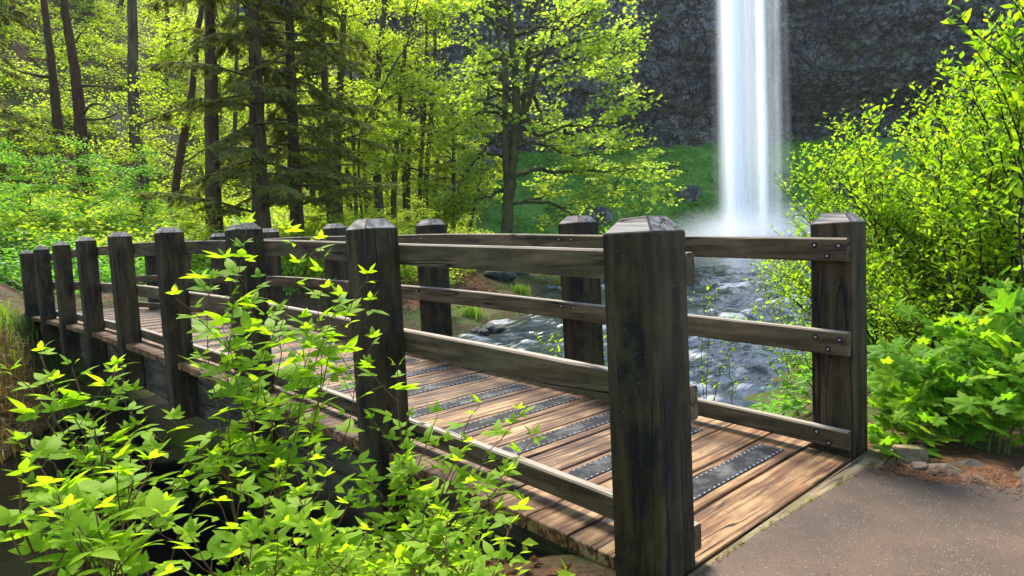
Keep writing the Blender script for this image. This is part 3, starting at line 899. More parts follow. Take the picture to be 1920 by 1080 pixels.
# ---------------------------------------------------------------- trail
edge = [(-0.035, 0.6), (-0.035, -0.1), (-0.055, -0.8), (-0.095, -1.5), (-0.125, -1.86), (-0.22, -1.80), (-0.34, -1.79), (-0.54, -1.86), (-0.78, -1.99), (-1.2, -2.3), (-1.8, -2.7), (-3, -3.4), (-9, -5.5), (-20, -6), (-20, 4.5), (-6, 4.2), (-2.2, 3.6), (-0.9, 2.6), (-0.3, 1.4)]
P = np.array(edge)
dense = []
for a, c in zip(P, np.roll(P, -1, 0)):
    n = max(1, int(np.hypot(*(c - a)) / 0.05)) if max(abs(a[0]), abs(c[0])) < 3.5 else 1
    for t in np.arange(n) / n:
        q = a + (c - a) * t
        w = 0.010 * pnoise(q[0] * 9, q[1] * 9, 1.0) + 0.02 * pnoise(q[0] * 2.5, q[1] * 2.5, 7.0)
        dense.append((q[0] + float(w) * 0.5, q[1] + float(w)))
bm = bmesh.new()
f = bm.faces.new([bm.verts.new((x, y, 0.004)) for x, y in dense])
if f.normal.z < 0:
    f.normal_flip()
ex = bmesh.ops.extrude_face_region(bm, geom=[f])
for v in [g for g in ex['geom'] if isinstance(g, bmesh.types.BMVert)]:
    v.co.z -= 0.09
bmesh.ops.recalc_face_normals(bm, faces=bm.faces)
bmesh.ops.triangulate(bm, faces=[f_ for f_ in bm.faces if len(f_.verts) > 4])
me = bpy.data.meshes.new('trail'); bm.to_mesh(me); bm.free(); me.materials.append(M['asphalt'])
link('trail', me, kind='structure')

# stones along the outer edge of the trail
def stone_mesh(seed, size, mat, sub=3, flat=0.6):
    if flat < 0:                                  # split, angular stone
        r_ = np.random.default_rng(seed)
        bm = bmesh.new()
        pts = norm(r_.normal(0, 1, (16, 3))) * r_.uniform(0.8, 1.15, (16, 1)) * np.array(size)
        for q in pts:
            bm.verts.new(q)
        res = bmesh.ops.convex_hull(bm, input=bm.verts)
        bmesh.ops.delete(bm, geom=[g for g in res['geom_interior'] if isinstance(g, bmesh.types.BMVert)], context='VERTS')
        bmesh.ops.bevel(bm, geom=list(bm.edges), offset=0.006, segments=1, affect='EDGES', clamp_overlap=True)
        me = bpy.data.meshes.new('stone'); bm.to_mesh(me); bm.free(); me.materials.append(mat)
        return me
    bm = bmesh.new(); bmesh.ops.create_icosphere(bm, subdivisions=sub, radius=1.0)
    co = np.array([v.co[:] for v in bm.verts])
    d = 1 + 0.45 * fbm(co[:, 0] * 0.9 + seed * 7, co[:, 1] * 0.9, co[:, 2] * 0.9, 4) 
    d += 0.12 * np.round(2.5 * pnoise(co[:, 0] * 1.7 + seed, co[:, 1] * 1.7, co[:, 2] * 1.7)) / 2.5
    co = co * d[:, None] * np.array(size)
    for v, c in zip(bm.verts, co):
        v.co = Vector(c)
    me = bpy.data.meshes.new('stone'); bm.to_mesh(me); bm.free(); me.materials.append(mat)
    return me
es = [((-0.300, -2.10), (0.08, 0.06, 0.045), 'small flat stone beside the sill board at the trail edge'),
      ((-0.42, -2.13), (0.13, 0.09, 0.06), 'rounded brown stone second from the bridge along the trail edge'),
      ((-0.58, -2.06), (0.09, 0.10, 0.04), 'low moss flecked stone third from the bridge along the trail edge'),
      ((-0.74, -2.28), (0.17, 0.12, 0.11), 'largest grey stone humped behind the trail edge'),
      ((-0.82, -2.14), (0.11, 0.08, 0.045), 'flat tan stone at the right end of the trail edge'),
      ((-0.50, -2.30), (0.11, 0.08, 0.06), 'dark stone tucked under the broad leaves behind the trail edge')]
for k, ((x, y), s, lab) in enumerate(es):
    o = link('edge_stone', stone_mesh(k + 2, s, M['stone'], 3, -1), None, lab, 'stone', 'stones along the trail edge', loc=(x, y, -0.045))
    o.rotation_euler = (0, 0, rng.random() * 6)
b = Buf()
bx_ = box_mesh('timber_stub', (0.16, 0.11, 0.13), M['sill'], 0.008, 0.004, rng=rng)
link('timber_stub', bx_, None, 'short mossy timber stub at the outer end of the sill board', 'timber', loc=(-0.215, -2.22, -0.02)).rotation_euler = (0.1, 0.05, 0.5)

RV_ = np.array([[0, 0, 0], [0.30, 0.45, 0.08], [0, 1.0, -0.12], [-0.30, 0.45, 0.08]]); RF_ = np.array([[0, 1, 2], [0, 2, 3]])
# duff, needles and bits of moss along the edges
tv = np.array([[-0.5, 0, 0], [0.5, 0, 0], [0.35, 1, 0.12], [-0.35, 1, 0.0]]); tf = np.array([[0, 1, 2, 3]])
N = 2600
x = rng.uniform(-1.6, -0.1, N); y = -1.93 - 0.09 * (x + 0.2) * 0 + np.interp(x, [-1.6, -0.8, -0.3, -0.1], [-0.55, -0.08, 0.06, 0.02]) + rng.normal(0, 0.09, N)
z = np.maximum(ground_z(x, y), -0.05) + 0.03 + rng.uniform(0, 0.02, N)
a = rng.uniform(0, 6.28, N)
d = np.stack([np.cos(a), np.sin(a), rng.normal(0, 0.2, N)], -1)
b = Buf(); cloud(b, tv * np.array([0.25, 1, 1]), tf, np.stack([x, y, z], -1), leaf_basis(d, np.array([0, 0, 1.0]) + rng.normal(0, 0.3, (N, 3))), rng.uniform(0.008, 0.028, N))
N2 = 900
x = rng.uniform(-3.2, 0.25, N2); y = rng.uniform(-2.1, 1.2, N2)
zz = np.where(x > 0.01, 0.006, 0.009)
a = rng.uniform(0, 6.28, N2)
d = np.stack([np.cos(a), np.sin(a), 0 * a], -1)
cloud(b, tv * np.array([0.18, 1, 0.3]), tf, np.stack([x, y, zz], -1), leaf_basis(d, np.array([0, 0, 1.0]) + rng.normal(0, 0.12, (N2, 3))), rng.uniform(0.005, 0.020, N2))
# moss crumbs in the joint between sill board and asphalt
N3 = 420
y = -rng.random(N3) * 1.95; x = np.interp(-y, [0.1, 0.8, 1.5, 1.86], [-0.035, -0.055, -0.095, -0.125]) + rng.normal(0, 0.006, N3)
keep = pnoise(x * 0, y * 5, 2.2) > 0.02
mp = np.stack([x, y, np.full(N3, 0.006)], -1)[keep]
bmoss = Buf(); cloud(bmoss, RV_ * np.array([1.2, 1, 1]), RF_, mp, leaf_basis(rng.normal(0, 1, mp.shape) * np.array([1, 1, 0.3]), np.array([0, 0, 1.0]) + rng.normal(0, 0.5, mp.shape)), rng.uniform(0.006, 0.016, len(mp)))
link('joint_moss', bmoss.mesh('joint_moss', M['moss_hang']), None, 'olive moss crumbs in the joint beside the sill board', 'moss', kind='stuff')
link('leaf_litter', b.mesh('leaf_litter', M['dead']), None, 'brown needles and leaf crumbs along the outer trail edge', 'litter', kind='stuff')
# ---------------------------------------------------------------- leaf shapes
def leaflet(L, wid, n, off=(0, 0, 0), rot=0.0, droop=0.25, fold=0.22, tooth=0.07):
    V, F = [], []
    def P(t, s, k=1.0):
        hw = wid * (math.sin(math.pi * min(1, max(0.0, t)) ** 0.66)) ** 1.05 * k if 0 < t < 1 else 0.0
        return [s * hw, t * L, fold * hw - droop * L * t * t]
    mid = [P(i / n, 0) for i in range(n + 1)]
    V += mid
    for s in (-1, 1):
        e0 = len(V)
        for i in range(1, n):
            V.append(P(i / n, s))
        t0 = len(V)
        for i in range(n):
            V.append(P((i + 0.85) / n if i < n - 1 else (i + 0.5) / n, s, 1 + tooth * 1.6))
        for i in range(n):
            a = e0 + i - 1 if i > 0 else 0
            c = e0 + i if i < n - 1 else n
            tri = [(i, a, t0 + i), (i, t0 + i, i + 1), (i + 1, t0 + i, c)]
            if i == 0:
                tri = [(0, t0, 1), (1, t0, c)]
            if i == n - 1:
                tri = [(i, a, t0 + i), (i, t0 + i, i + 1)]
            F += [t if s > 0 else t[::-1] for t in tri]
    V = np.array(V)
    c, s = math.cos(rot), math.sin(rot)
    V = np.stack([V[:, 0] * c - V[:, 1] * s, V[:, 0] * s + V[:, 1] * c, V[:, 2]], -1) + np.array(off)
    return V, np.array(F)
def stalk(p0, p1, r):
    p0, p1 = np.array(p0), np.array(p1)
    o = np.array([[r, 0, 0], [-0.5 * r, 0, 0.86 * r], [-0.5 * r, 0, -0.86 * r]])
    return np.vstack([p0 + o, p1 + o * 0.6]), np.array([[0, 1, 4], [0, 4, 3], [1, 2, 5], [1, 5, 4], [2, 0, 3], [2, 3, 5]])

def trifoliate(seed):
    """unit leaf: stalk plus three toothed leaflets, about 1 long"""
    r_ = np.random.default_rng(seed)
    b_ = Buf()
    sv, sf = stalk((0, 0, 0), (0, 0.36, 0.03), 0.010)
    b_.add(sv, sf, 1)
    for rot, L, y0 in ((r_.normal(0, 0.06), 0.70, 0.40), (1.25 + r_.normal(0, 0.1), 0.52, 0.33), (-1.25 + r_.normal(0, 0.1), 0.52, 0.33)):
        v, f = leaflet(L, L * 0.215, 8, (0, y0, 0.03), rot, r_.uniform(0.05, 0.30), r_.uniform(0.05, 0.35))
        b_.add(v, f, 0)
    return b_.mesh('leaf', [M['leaf_near'], M['stem']])
def lobed(seed, mat, n_lobes=5):
    r_ = np.random.default_rng(seed)
    lob = [(0, 1.0), (0.85, 0.86), (-0.85, 0.86), (1.85, 0.60), (-1.85, 0.60)]
    ths = np.linspace(-2.75, 2.75, 45)
    rr = []
    for k, t in enumerate(ths):
        v = 0.46
        for c, L in lob:
            dd = abs(t - c)
            v = max(v, L * max(0.0, 1 - (dd / 0.62)) ** 0.62)
        v = max(v, 0.62 * (1 - abs(t) / 4.5))
        rr.append(v * (1 + (0.09 if k % 2 else -0.05)))
    rr = np.array(rr)
    dr, fo = r_.uniform(0.10, 0.32), r_.uniform(-0.12, 0.16)
    def Z(x, y, r): return -dr * r * r + fo * np.abs(x) + 0.05 * np.cos(ths * 7.2) * r
    x, y = rr * np.sin(ths), rr * np.cos(ths)
    xi, yi = 0.5 * rr * np.sin(ths), 0.5 * rr * np.cos(ths)
    V = np.vstack([[[0, 0, 0]], np.stack([xi, yi, Z(xi, yi, rr * 0.5)], -1), np.stack([x, y, Z(x, y, rr)], -1)]) * 0.62
    V[:, 1] += 0.40
    n = len(ths); k = np.arange(n - 1)
    b_ = Buf()
    b_.add(V, np.stack([np.zeros(n - 1, int), 1 + k + 1, 1 + k], -1), 0)
    b_.f.append(np.stack([1 + k, 2 + k, n + 2 + k, n + 1 + k], -1) + 0); b_.m.append(np.zeros(n - 1, int))
    sv, sf = stalk((0, 0, -0.08), (0, 0.40, 0.0), 0.012)
    b_.add(sv, sf, 1)
    return b_.mesh('leaf', [mat, M['stem']])
def oval(fold=0.3, droop=0.3):
    V = np.array([[0, 0, 0], [0, 0.12, 0], [0.17, 0.40, 0.17 * fold], [0.20, 0.62, 0.2 * fold - 0.1 * droop], [0, 0.5, -0.08 * droop], [-0.17, 0.40, 0.17 * fold], [-0.20, 0.62, 0.2 * fold - 0.1 * droop], [0, 1.0, -0.32 * droop], [0, 0.78, -0.2 * droop]])
    F = np.array([[1, 2, 4], [4, 2, 3], [4, 3, 8], [8, 3, 7], [1, 4, 5], [5, 4, 6], [6, 4, 8], [6, 8, 7]])
    return V, F
OV, OF = oval()
def oval_mesh(seed):
    r_ = np.random.default_rng(seed)
    v, f = oval(r_.uniform(0.1, 0.6), r_.uniform(0.0, 0.7))
    b_ = Buf(); b_.add(v, f, 0)
    sv, sf = stalk((0, -0.02, 0), (0, 0.14, 0), 0.012); b_.add(sv, sf, 1)
    return b_.mesh('leaf', [M['leaf_shrub'], M['twig']])
RV = np.array([[0, 0, 0], [0.30, 0.45, 0.08], [0, 1.0, -0.12], [-0.30, 0.45, 0.08]]); RF = np.array([[0, 1, 2], [0, 2, 3]])
# far maple leaf: a small five pointed patch
MV = np.array([[0, 0, 0], [0.42, 0.05, -0.04], [0.30, 0.38, 0.05], [0.55, 0.72, -0.06], [0.0, 1.0, -0.10], [-0.55, 0.72, -0.06], [-0.30, 0.38, 0.05], [-0.42, 0.05, -0.04]])
MF = np.array([[0, 1, 2], [0, 2, 4], [2, 3, 4], [0, 4, 6], [6, 4, 5], [0, 6, 7]])

TRI = [trifoliate(s) for s in range(6)]
LOB = [lobed(s, M['leaf_big']) for s in range(5)]
OVM = [oval_mesh(s) for s in range(5)]

# ---------------------------------------------------------------- shrubs
class Grow:
    def __init__(self, seed):
        self.r = np.random.default_rng(seed)
        self.paths, self.P, self.Dv, self.N, self.S = [], [], [], [], []
    def leaves_on(self, path, t0, spacing, size, spread=1.0, up=0.3, flat=0.35, pair=False, tilt=0.25, bias=(0, 0, 0)):
        seg = np.linalg.norm(np.diff(path, axis=0), axis=1); cum = np.concatenate([[0], np.cumsum(seg)])
        L = cum[-1]
        s = L * t0; ang = self.r.uniform(0, 6.28)
        while s < L + 1e-6:
            p = np.array([np.interp(s, cum, path[:, k]) for k in range(3)])
            p2 = np.array([np.interp(min(s + 0.02, L), cum, path[:, k]) for k in range(3)])
            p1 = np.array([np.interp(max(s - 0.02, 0), cum, path[:, k]) for k in range(3)])
            tdir = norm(p2 - p1)
            for q in ((0, math.pi) if pair else (0,)):
                h = np.array([math.cos(ang + q), math.sin(ang + q), 0.0])
                d = norm(h * spread + tdir * 0.55 + np.array([0, 0, up]) + self.r.normal(0, 0.18, 3))
                n = norm(np.array([0, 0, 1.0]) + self.r.normal(0, flat, 3) + tilt * h + np.asarray(bias))
                self.P.append(p); self.Dv.append(d); self.N.append(n)
                self.S.append(size * self.r.uniform(0.65, 1.15) * (0.62 if s > 0.93 * L else 1.0))
            ang += 2.4 if not pair else 1.57
            s += spacing * self.r.uniform(0.7, 1.35)
        # tip tuft
        for q in range(2):
            a = self.r.uniform(0, 6.28)
            self.P.append(path[-1]); self.Dv.append(norm(np.array([math.cos(a) * 0.6, math.sin(a) * 0.6, 0.8]))); self.N.append(norm(np.array([-math.cos(a), -math.sin(a), 0.7]))); self.S.append(size * 0.5)
    def cane(self, base, tip, bow=0.15, r0=0.006, n=14):
        base, tip = np.asarray(base, float), np.asarray(tip, float)
        v = tip - base; L = np.linalg.norm(v)
        side = self.r.normal(0, bow * L, 3); side[2] = abs(side[2]) * 0.6
        ctrl = base + v * 0.5 + np.array([-v[0] * 0.25, -v[1] * 0.25, 0.10 * L]) + side * 0.6
        t = np.linspace(0, 1, n)[:, None]
        path = (1 - t) ** 2 * base + 2 * t * (1 - t) * ctrl + t ** 2 * tip
        path[1:-1] += self.r.normal(0, 0.006 * L, (n - 2, 3))
        self.paths.append((path, np.linspace(r0, r0 * 0.35, n)))
        return path
    def shoot(self, path, t, length, r0, rise=0.5, out=None):
        k = t * (len(path) - 1); i0 = int(min(k, len(path) - 2)); p = path[i0] + (path[i0 + 1] - path[i0]) * (k - i0)
        tdir = norm(path[i0 + 1] - path[i0])
        a = self.r.uniform(0, 6.28)
        h = np.array([math.cos(a), math.sin(a), 0])
        if out is not None:
            h = norm(h + out)
        d = norm(h + tdir * 0.5 + np.array([0, 0, rise]))
        q = [p]
        n = 6
        for _ in range(n):
            d = norm(d + self.r.normal(0, 0.12, 3) + np.array([0, 0, 0.04]))
            q.append(q[-1] + d * length / n)
        q = np.array(q)
        self.paths.append((q, np.linspace(r0, r0 * 0.4, len(q))))
        return q

def finish_shrub(g, name, label, cat, base, leaf_meshes, tpl, stem_mat, leaf_mat_, group=None, max_obj=300, stem_name='stem', sides=5, main=None):
    """the largest leaves in view are parts of their own, the rest are one mass"""
    base = np.asarray(base, float)
    root = thing(name, label, cat, tuple(base), group)
    nm = main if main is not None else len(g.paths)
    for (p, r) in g.paths[:nm]:
        b_ = Buf(); tube(b_, p - base, r, sides); link(stem_name, b_.mesh(stem_name, stem_mat, True), root)
    if len(g.paths) > nm:
        b_ = Buf()
        for (p, r) in g.paths[nm:]:
            tube(b_, p - base, r, 4)
        link('twigs', b_.mesh('twigs', stem_mat, True), root, kind='stuff')
    P, Dv, N, S_ = (np.array(a) for a in (g.P, g.Dv, g.N, g.S))
    bas = leaf_basis(Dv, N)
    rel = P - CAM
    dep = rel @ FW
    px = 960 + FPX * (rel @ RT) / np.maximum(dep, 0.05); py = 540 - FPX * (rel @ UP) / np.maximum(dep, 0.05)
    vis = (dep > 0.2) & (px > -60) & (px < 1980) & (py > -60) & (py < 1140)
    key = np.where(vis, S_ / np.maximum(dep, 0.1), 0)
    order = np.argsort(-key)
    solo = [k for k in order[:max_obj] if vis[k]]
    for k in solo:
        o = bpy.data.objects.new('leaf', leaf_meshes[int(k) % len(leaf_meshes)])
        COL.objects.link(o); o.parent = root
        m4 = np.eye(4); m4[:3, :3] = bas[k] * S_[k]; m4[:3, 3] = P[k] - base
        o.matrix_basis = Matrix(m4.tolist())
    rest = np.setdiff1d(np.arange(len(P)), np.array(solo, int))
    if len(rest):
        b_ = Buf(); cloud(b_, tpl[0], tpl[1], P[rest] - base, bas[rest], S_[rest])
        link('foliage', b_.mesh('foliage', leaf_mat_), root, kind='stuff')
    return root, len(P)

def mesh_tpl(me):
    v = np.zeros(len(me.vertices) * 3); me.vertices.foreach_get('co', v)
    tri = []
    for p in me.polygons:
        vs = list(p.vertices)
        for k in range(1, len(vs) - 1):
            tri.append((vs[0], vs[k], vs[k + 1]))
    return v.reshape(-1, 3), np.array(tri)
TRI_T, LOB_T = mesh_tpl(TRI[0]), mesh_tpl(LOB[0])
OVT = (OV, OF)

def gz(x, y): return float(ground_z(x, y))
def foot(p, depth=0.03):
    return np.array([p[0], p[1], gz(p[0], p[1]) - depth])

# --- berry canes on the bank below the near rail: (tips as photo pixel x, y, distance), size of leaf
def berry(seed, label, base_xy, tips, leaf, side, spacing, t0=0.35, r0=0.006, maxo=300):
    g = Grow(seed)
    base = foot(base_xy)
    for (px, py, D) in tips:
        bj = foot(base_xy + g.r.normal(0, 0.10, 2))
        p = g.cane(bj, at(px, py, D), 0.08, r0)
        g.leaves_on(p, t0, spacing, leaf, 1.0, 0.10, 0.13, tilt=0.06)
    nm = len(g.paths)
    for (p, r) in list(g.paths[:nm]):
        for _ in range(side):
            q = g.shoot(p, g.r.uniform(t0 * 0.8, 0.95), g.r.uniform(0.12, 0.32) * leaf / 0.16, r0 * 0.45, 0.35)
            g.leaves_on(q, 0.3, spacing * 0.8, leaf * 0.9, 1.0, 0.08, 0.14, tilt=0.06)
    root, n = finish_shrub(g, 'berry_shrub', label, 'shrub', base, TRI, TRI_T, M['cane'], M['leaf_near'], 'berry shrubs on the near bank', maxo, 'cane', 6, nm)
    return root
def xy(px, py, D): return at(px, py, D)[:2]
berry(21, 'tall berry shrub with its top shoot rising in front of the third near post', xy(520, 1000, 2.75), [(462, 425, 2.7), (455, 470, 2.8), (330, 560, 2.6), (395, 530, 2.75), (560, 500, 2.8), (600, 455, 2.9), (690, 520, 2.75), (640, 560, 2.6), (520, 590, 2.6), (700, 640, 2.7), (420, 640, 2.5), (580, 660, 2.55)], 0.135, 4, 0.085, 0.40, 0.004)
berry(22, 'leafy berry shrub beside the second near post', xy(760, 1010, 2.45), [(700, 790, 2.5), (745, 690, 2.6), (820, 780, 2.4), (900, 760, 2.45), (960, 800, 2.5), (1000, 820, 2.55), (760, 850, 2.3), (860, 870, 2.3), (950, 900, 2.4), (690, 900, 2.3), (800, 940, 2.2), (930, 960, 2.3)], 0.115, 3, 0.08, 0.38, 0.004)
berry(23, 'berry shrub with long reddish canes at the left edge', xy(200, 1060, 2.5), [(20, 700, 2.4), (75, 665, 2.45), (135, 690, 2.5), (215, 690, 2.55), (250, 740, 2.6), (330, 790, 2.5), (100, 780, 2.3), (180, 820, 2.3), (40, 830, 2.3), (300, 850, 2.3), (-30, 760, 2.3), (390, 830, 2.5), (350, 900, 2.4), (420, 880, 2.6)], 0.130, 2, 0.09, 0.45, 0.0045)
berry(24, 'large leaved berry shoots closest to the camera in the bottom corner', xy(120, 1230, 1.55), [(40, 900, 1.45), (110, 930, 1.5), (180, 960, 1.5), (250, 900, 1.6), (300, 960, 1.55), (20, 1000, 1.4), (120, 1040, 1.4), (220, 1040, 1.45)], 0.135, 2, 0.085, 0.45, 0.005)
berry(25, 'low berry shoots at the bottom edge left of the second near post', xy(480, 1200, 2.0), [(400, 930, 2.0), (470, 980, 1.9), (520, 1000, 1.85), (600, 990, 1.9), (560, 930, 2.0), (650, 1040, 1.8), (440, 1050, 1.75), (360, 1010, 1.8), (690, 1000, 1.9), (520, 880, 2.15), (610, 900, 2.1), (450, 900, 2.1), (650, 950, 2.0)], 0.115, 2, 0.08, 0.45, 0.004)
berry(26, 'pale new berry shoots at the bottom edge in front of the deck corner', xy(840, 1190, 1.95), [(760, 1000, 1.95), (830, 1010, 1.9), (900, 1000, 1.95), (960, 985, 2.05), (790, 1060, 1.8), (880, 1060, 1.8), (700, 1070, 1.75)], 0.105, 3, 0.07, 0.42, 0.004)

# --- broad lobed leaves behind the trail edge
OPEN = (-FH[0] * 0.6, -FH[1] * 0.6, 0.0)      # blades turn to the light of the open trail
def broad(seed, label, base_xy, tips, leaf, side, spacing):
    g = Grow(seed); base = foot(base_xy)
    for (px, py, D) in tips:
        p = g.cane(foot(base_xy + g.r.normal(0, 0.15, 2)), at(px, py, D), 0.08, 0.007)
        g.leaves_on(p, 0.3, spacing, leaf, 1.0, 0.25, 0.25, bias=OPEN)
    nm = len(g.paths)
    for (p, r) in list(g.paths[:nm]):
        for _ in range(side):
            q = g.shoot(p, g.r.uniform(0.3, 0.95), g.r.uniform(0.2, 0.4), 0.003, 0.3)
            g.leaves_on(q, 0.4, spacing, leaf * 0.9, 1.0, 0.2, 0.25, bias=OPEN)
    return finish_shrub(g, 'broadleaf_shrub', label, 'shrub', base, LOB, LOB_T, M['stem'], M['leaf_big'], 'broad leaved shrubs beyond the trail', 300, 'stem', 5, nm)
broad(31, 'broad lobed leaves spilling over the trail edge beside the end post', xy(1790, 810, 4.5), [(1660, 720, 4.3), (1700, 760, 4.2), (1680, 800, 4.1), (1740, 690, 4.2), (1760, 790, 4.1), (1800, 720, 4.2), (1830, 800, 4.1), (1860, 700, 4.0), (1650, 770, 4.2), (1860, 800, 4.0), (1645, 815, 4.2), (1690, 835, 4.1), (1670, 660, 4.3), (1750, 620, 4.5)], 0.25, 3, 0.10)
broad(32, 'broad lobed leaves rising at the right edge above the trail', xy(1930, 840, 4.0), [(1880, 620, 4.1), (1920, 560, 4.2), (1840, 640, 4.3), (1900, 760, 3.8), (1930, 680, 3.9), (1960, 600, 4.0), (1820, 590, 4.5), (1920, 780, 3.9), (1870, 520, 4.6)], 0.22, 3, 0.10)

# --- oval leaved shrubs on the right bank
def oval_shrub(seed, label, base_xy, tips, leaf, side, spacing, r0=0.012, t0=0.25, twig=(0.25, 0.6), name='leafy_shrub', maxo=300, mat='leaf_shrub', bark='twig'):
    g = Grow(seed); base = foot(base_xy)
    for (px, py, D) in tips:
        p = g.cane(foot(base_xy + g.r.normal(0, 0.22, 2)), at(px, py, D), 0.10, r0)
        g.leaves_on(p, 0.55, spacing, leaf, 1, 0.35, 0.45)
    nm = len(g.paths)
    for (p, r) in list(g.paths[:nm]):
        for _ in range(side):
            q = g.shoot(p, g.r.uniform(t0, 0.97), g.r.uniform(*twig), r0 * 0.35, 0.55)
            g.leaves_on(q, 0.15, spacing, leaf, 1, 0.35, 0.45)
            for _ in range(2):
                q2 = g.shoot(q, g.r.uniform(0.3, 0.9), g.r.uniform(*twig) * 0.55, r0 * 0.2, 0.5)
                g.leaves_on(q2, 0.1, spacing, leaf * 0.9, 1, 0.35, 0.45)
    return finish_shrub(g, name, label, 'shrub', base, OVM, OVT, M[bark], M[mat], 'leafy shrubs on the right bank', maxo, 'stem', 5, nm)
def tipset(seed, xs, top, bottom, D, n):
    r_ = np.random.default_rng(seed); out = []
    for k in range(n):
        x = r_.uniform(*xs)
        y0 = np.interp(x, *top)
        y = y0 + (bottom - y0) * r_.random() ** 1.4
        out.append((x, y, r_.uniform(*D)))
    return out
TOP = ([1400, 1440, 1480, 1560, 1640, 1700, 1740, 1800, 1850, 1920, 2000], [420, 385, 350, 265, 235, 190, 165, 180, 150, 60, 20])
oval_shrub(41, 'low leafy shrub reaching towards the waterfall base behind the end post', xy(1660, 760, 8.0), tipset(1, (1450, 1640), TOP, 620, (7.0, 8.6), 28), 0.085, 10, 0.045)
oval_shrub(42, 'tall oval leaved shrub with arching tips right of the waterfall', xy(1760, 760, 6.6), tipset(2, (1560, 1830), TOP, 560, (5.8, 7.2), 36), 0.076, 11, 0.042)
oval_shrub(43, 'dense bright shrub at the right edge above the broad leaves', xy(1900, 760, 5.6), tipset(3, (1740, 1960), TOP, 520, (4.9, 6.0), 30), 0.088, 9, 0.05)
oval_shrub(44, 'small yellow green shrub over the water between the two end posts', xy(1560, 790, 6.6), [(1430, 520, 6.5), (1470, 500, 6.7), (1420, 570, 6.4), (1480, 560, 6.6), (1500, 620, 6.4), (1440, 680, 6.2), (1400, 640, 6.3), (1490, 700, 6.2), (1460, 730, 6.1), (1510, 540, 6.8)], 0.060, 6, 0.045, 0.006)
oval_shrub(45, 'shady shrub filling the gap below the tall right hand shrubs', xy(1740, 800, 6.0), tipset(4, (1640, 1960), ([1600, 2000], [430, 400]), 760, (5.2, 6.4), 30), 0.075, 10, 0.05)
oval_shrub(46, 'slim sapling leaning in at the top right corner', xy(2060, 760, 4.4), [(1900, 60, 4.2), (1960, 20, 4.3), (1930, 120, 4.1), (1980, 90, 4.3), (1860, 150, 4.3), (1905, 200, 4.2), (1950, 200, 4.2), (1800, 35, 4.0), (1830, 95, 4.0), (1850, 20, 4.1), (1890, -10, 4.1), (1910, 90, 4.0), (1870, 60, 4.1)], 0.105, 5, 0.06, 0.010, 0.55, (0.2, 0.4), 'leafy_sapling')
oval_shrub(47, 'twiggy sprig with few leaves standing in the rapids beside the near end post', xy(1330, 800, 5.9), [(1350, 640, 5.8), (1375, 655, 5.9), (1330, 560, 6.2), (1400, 590, 6.2), (1340, 500, 6.4)], 0.060, 2, 0.09, 0.005, 0.5, (0.15, 0.3), 'twiggy_sprig')
oval_shrub(48, 'backmost green shrub behind the right hand thicket', xy(1800, 700, 10.0), tipset(5, (1620, 2000), ([1600, 1700, 2000], [330, 260, 120]), 560, (9.0, 10.5), 34), 0.11, 10, 0.07)
oval_shrub(49, 'leafy sprig rising behind the far rail left of the near end post', xy(1150, 740, 7.0), [(1060, 700, 6.8), (1110, 640, 7.0), (1040, 660, 7.0), (1000, 650, 7.2), (1160, 400, 9.0), (1130, 410, 9.0), (1220, 395, 9.0)], 0.075, 3, 0.06, 0.005, 0.5, (0.15, 0.35))
# ---------------------------------------------------------------- trees
def wander(rng, start, d, length, n, jit=0.12, grav=0.0, up=0.0):
    p = [np.asarray(start, float)]; d = norm(d)
    for _ in range(n):
        d = norm(d + rng.normal(0, jit, 3) + np.array([0, 0, up - grav]))
        p.append(p[-1] + d * length / n)
    return np.array(p)
def sample(path, t):
    k = t * (len(path) - 1); i0 = int(min(k, len(path) - 2))
    return path[i0] + (path[i0 + 1] - path[i0]) * (k - i0), norm(path[i0 + 1] - path[i0])

class Crown:
    def __init__(self, seed):
        self.r = np.random.default_rng(seed); self.P, self.S = [], []
        self.twig = Buf()
    def spray(self, path, n, spread, size, thick=0.3, t0=0.2):
        """layered leaf tufts strung along a twig"""
        t = self.r.uniform(t0, 1.05, n)
        k = np.clip(t, 0, 1) * (len(path) - 1)
        q = np.stack([np.interp(k, np.arange(len(path)), path[:, c]) for c in range(3)], -1)
        off = self.r.normal(0, 1, (n, 3)) * np.array([spread, spread, spread * thick])
        off[:, 2] -= 0.10 * spread
        self.P.append(q + off); self.S.append(size * self.r.uniform(0.6, 1.2, n))
    def leaves(self, base, tv, tf, mat, flat=0.45, bare=None):
        P = np.concatenate(self.P) - base; S_ = np.concatenate(self.S)
        if bare is not None:                     # the inner crown carries few leaves
            dmin = np.full(len(P), 99.0)
            for q in bare:
                for c in (q - base)[::2]:
                    dmin = np.minimum(dmin, np.linalg.norm(P - c, axis=1))
            keep = self.r.random(len(P)) < np.clip((dmin - 0.5) / 1.5, 0.10, 1)
            P, S_ = P[keep], S_[keep]
        n = len(P)
        a = self.r.uniform(0, 6.28, n)
        d = np.stack([np.cos(a), np.sin(a), self.r.normal(-0.25, 0.35, n)], -1)
        N = np.array([0, 0, 1.0]) + self.r.normal(0, flat, (n, 3))
        b_ = Buf(); cloud(b_, tv, tf, P, leaf_basis(d, N), S_)
        return b_.mesh('crown', mat)

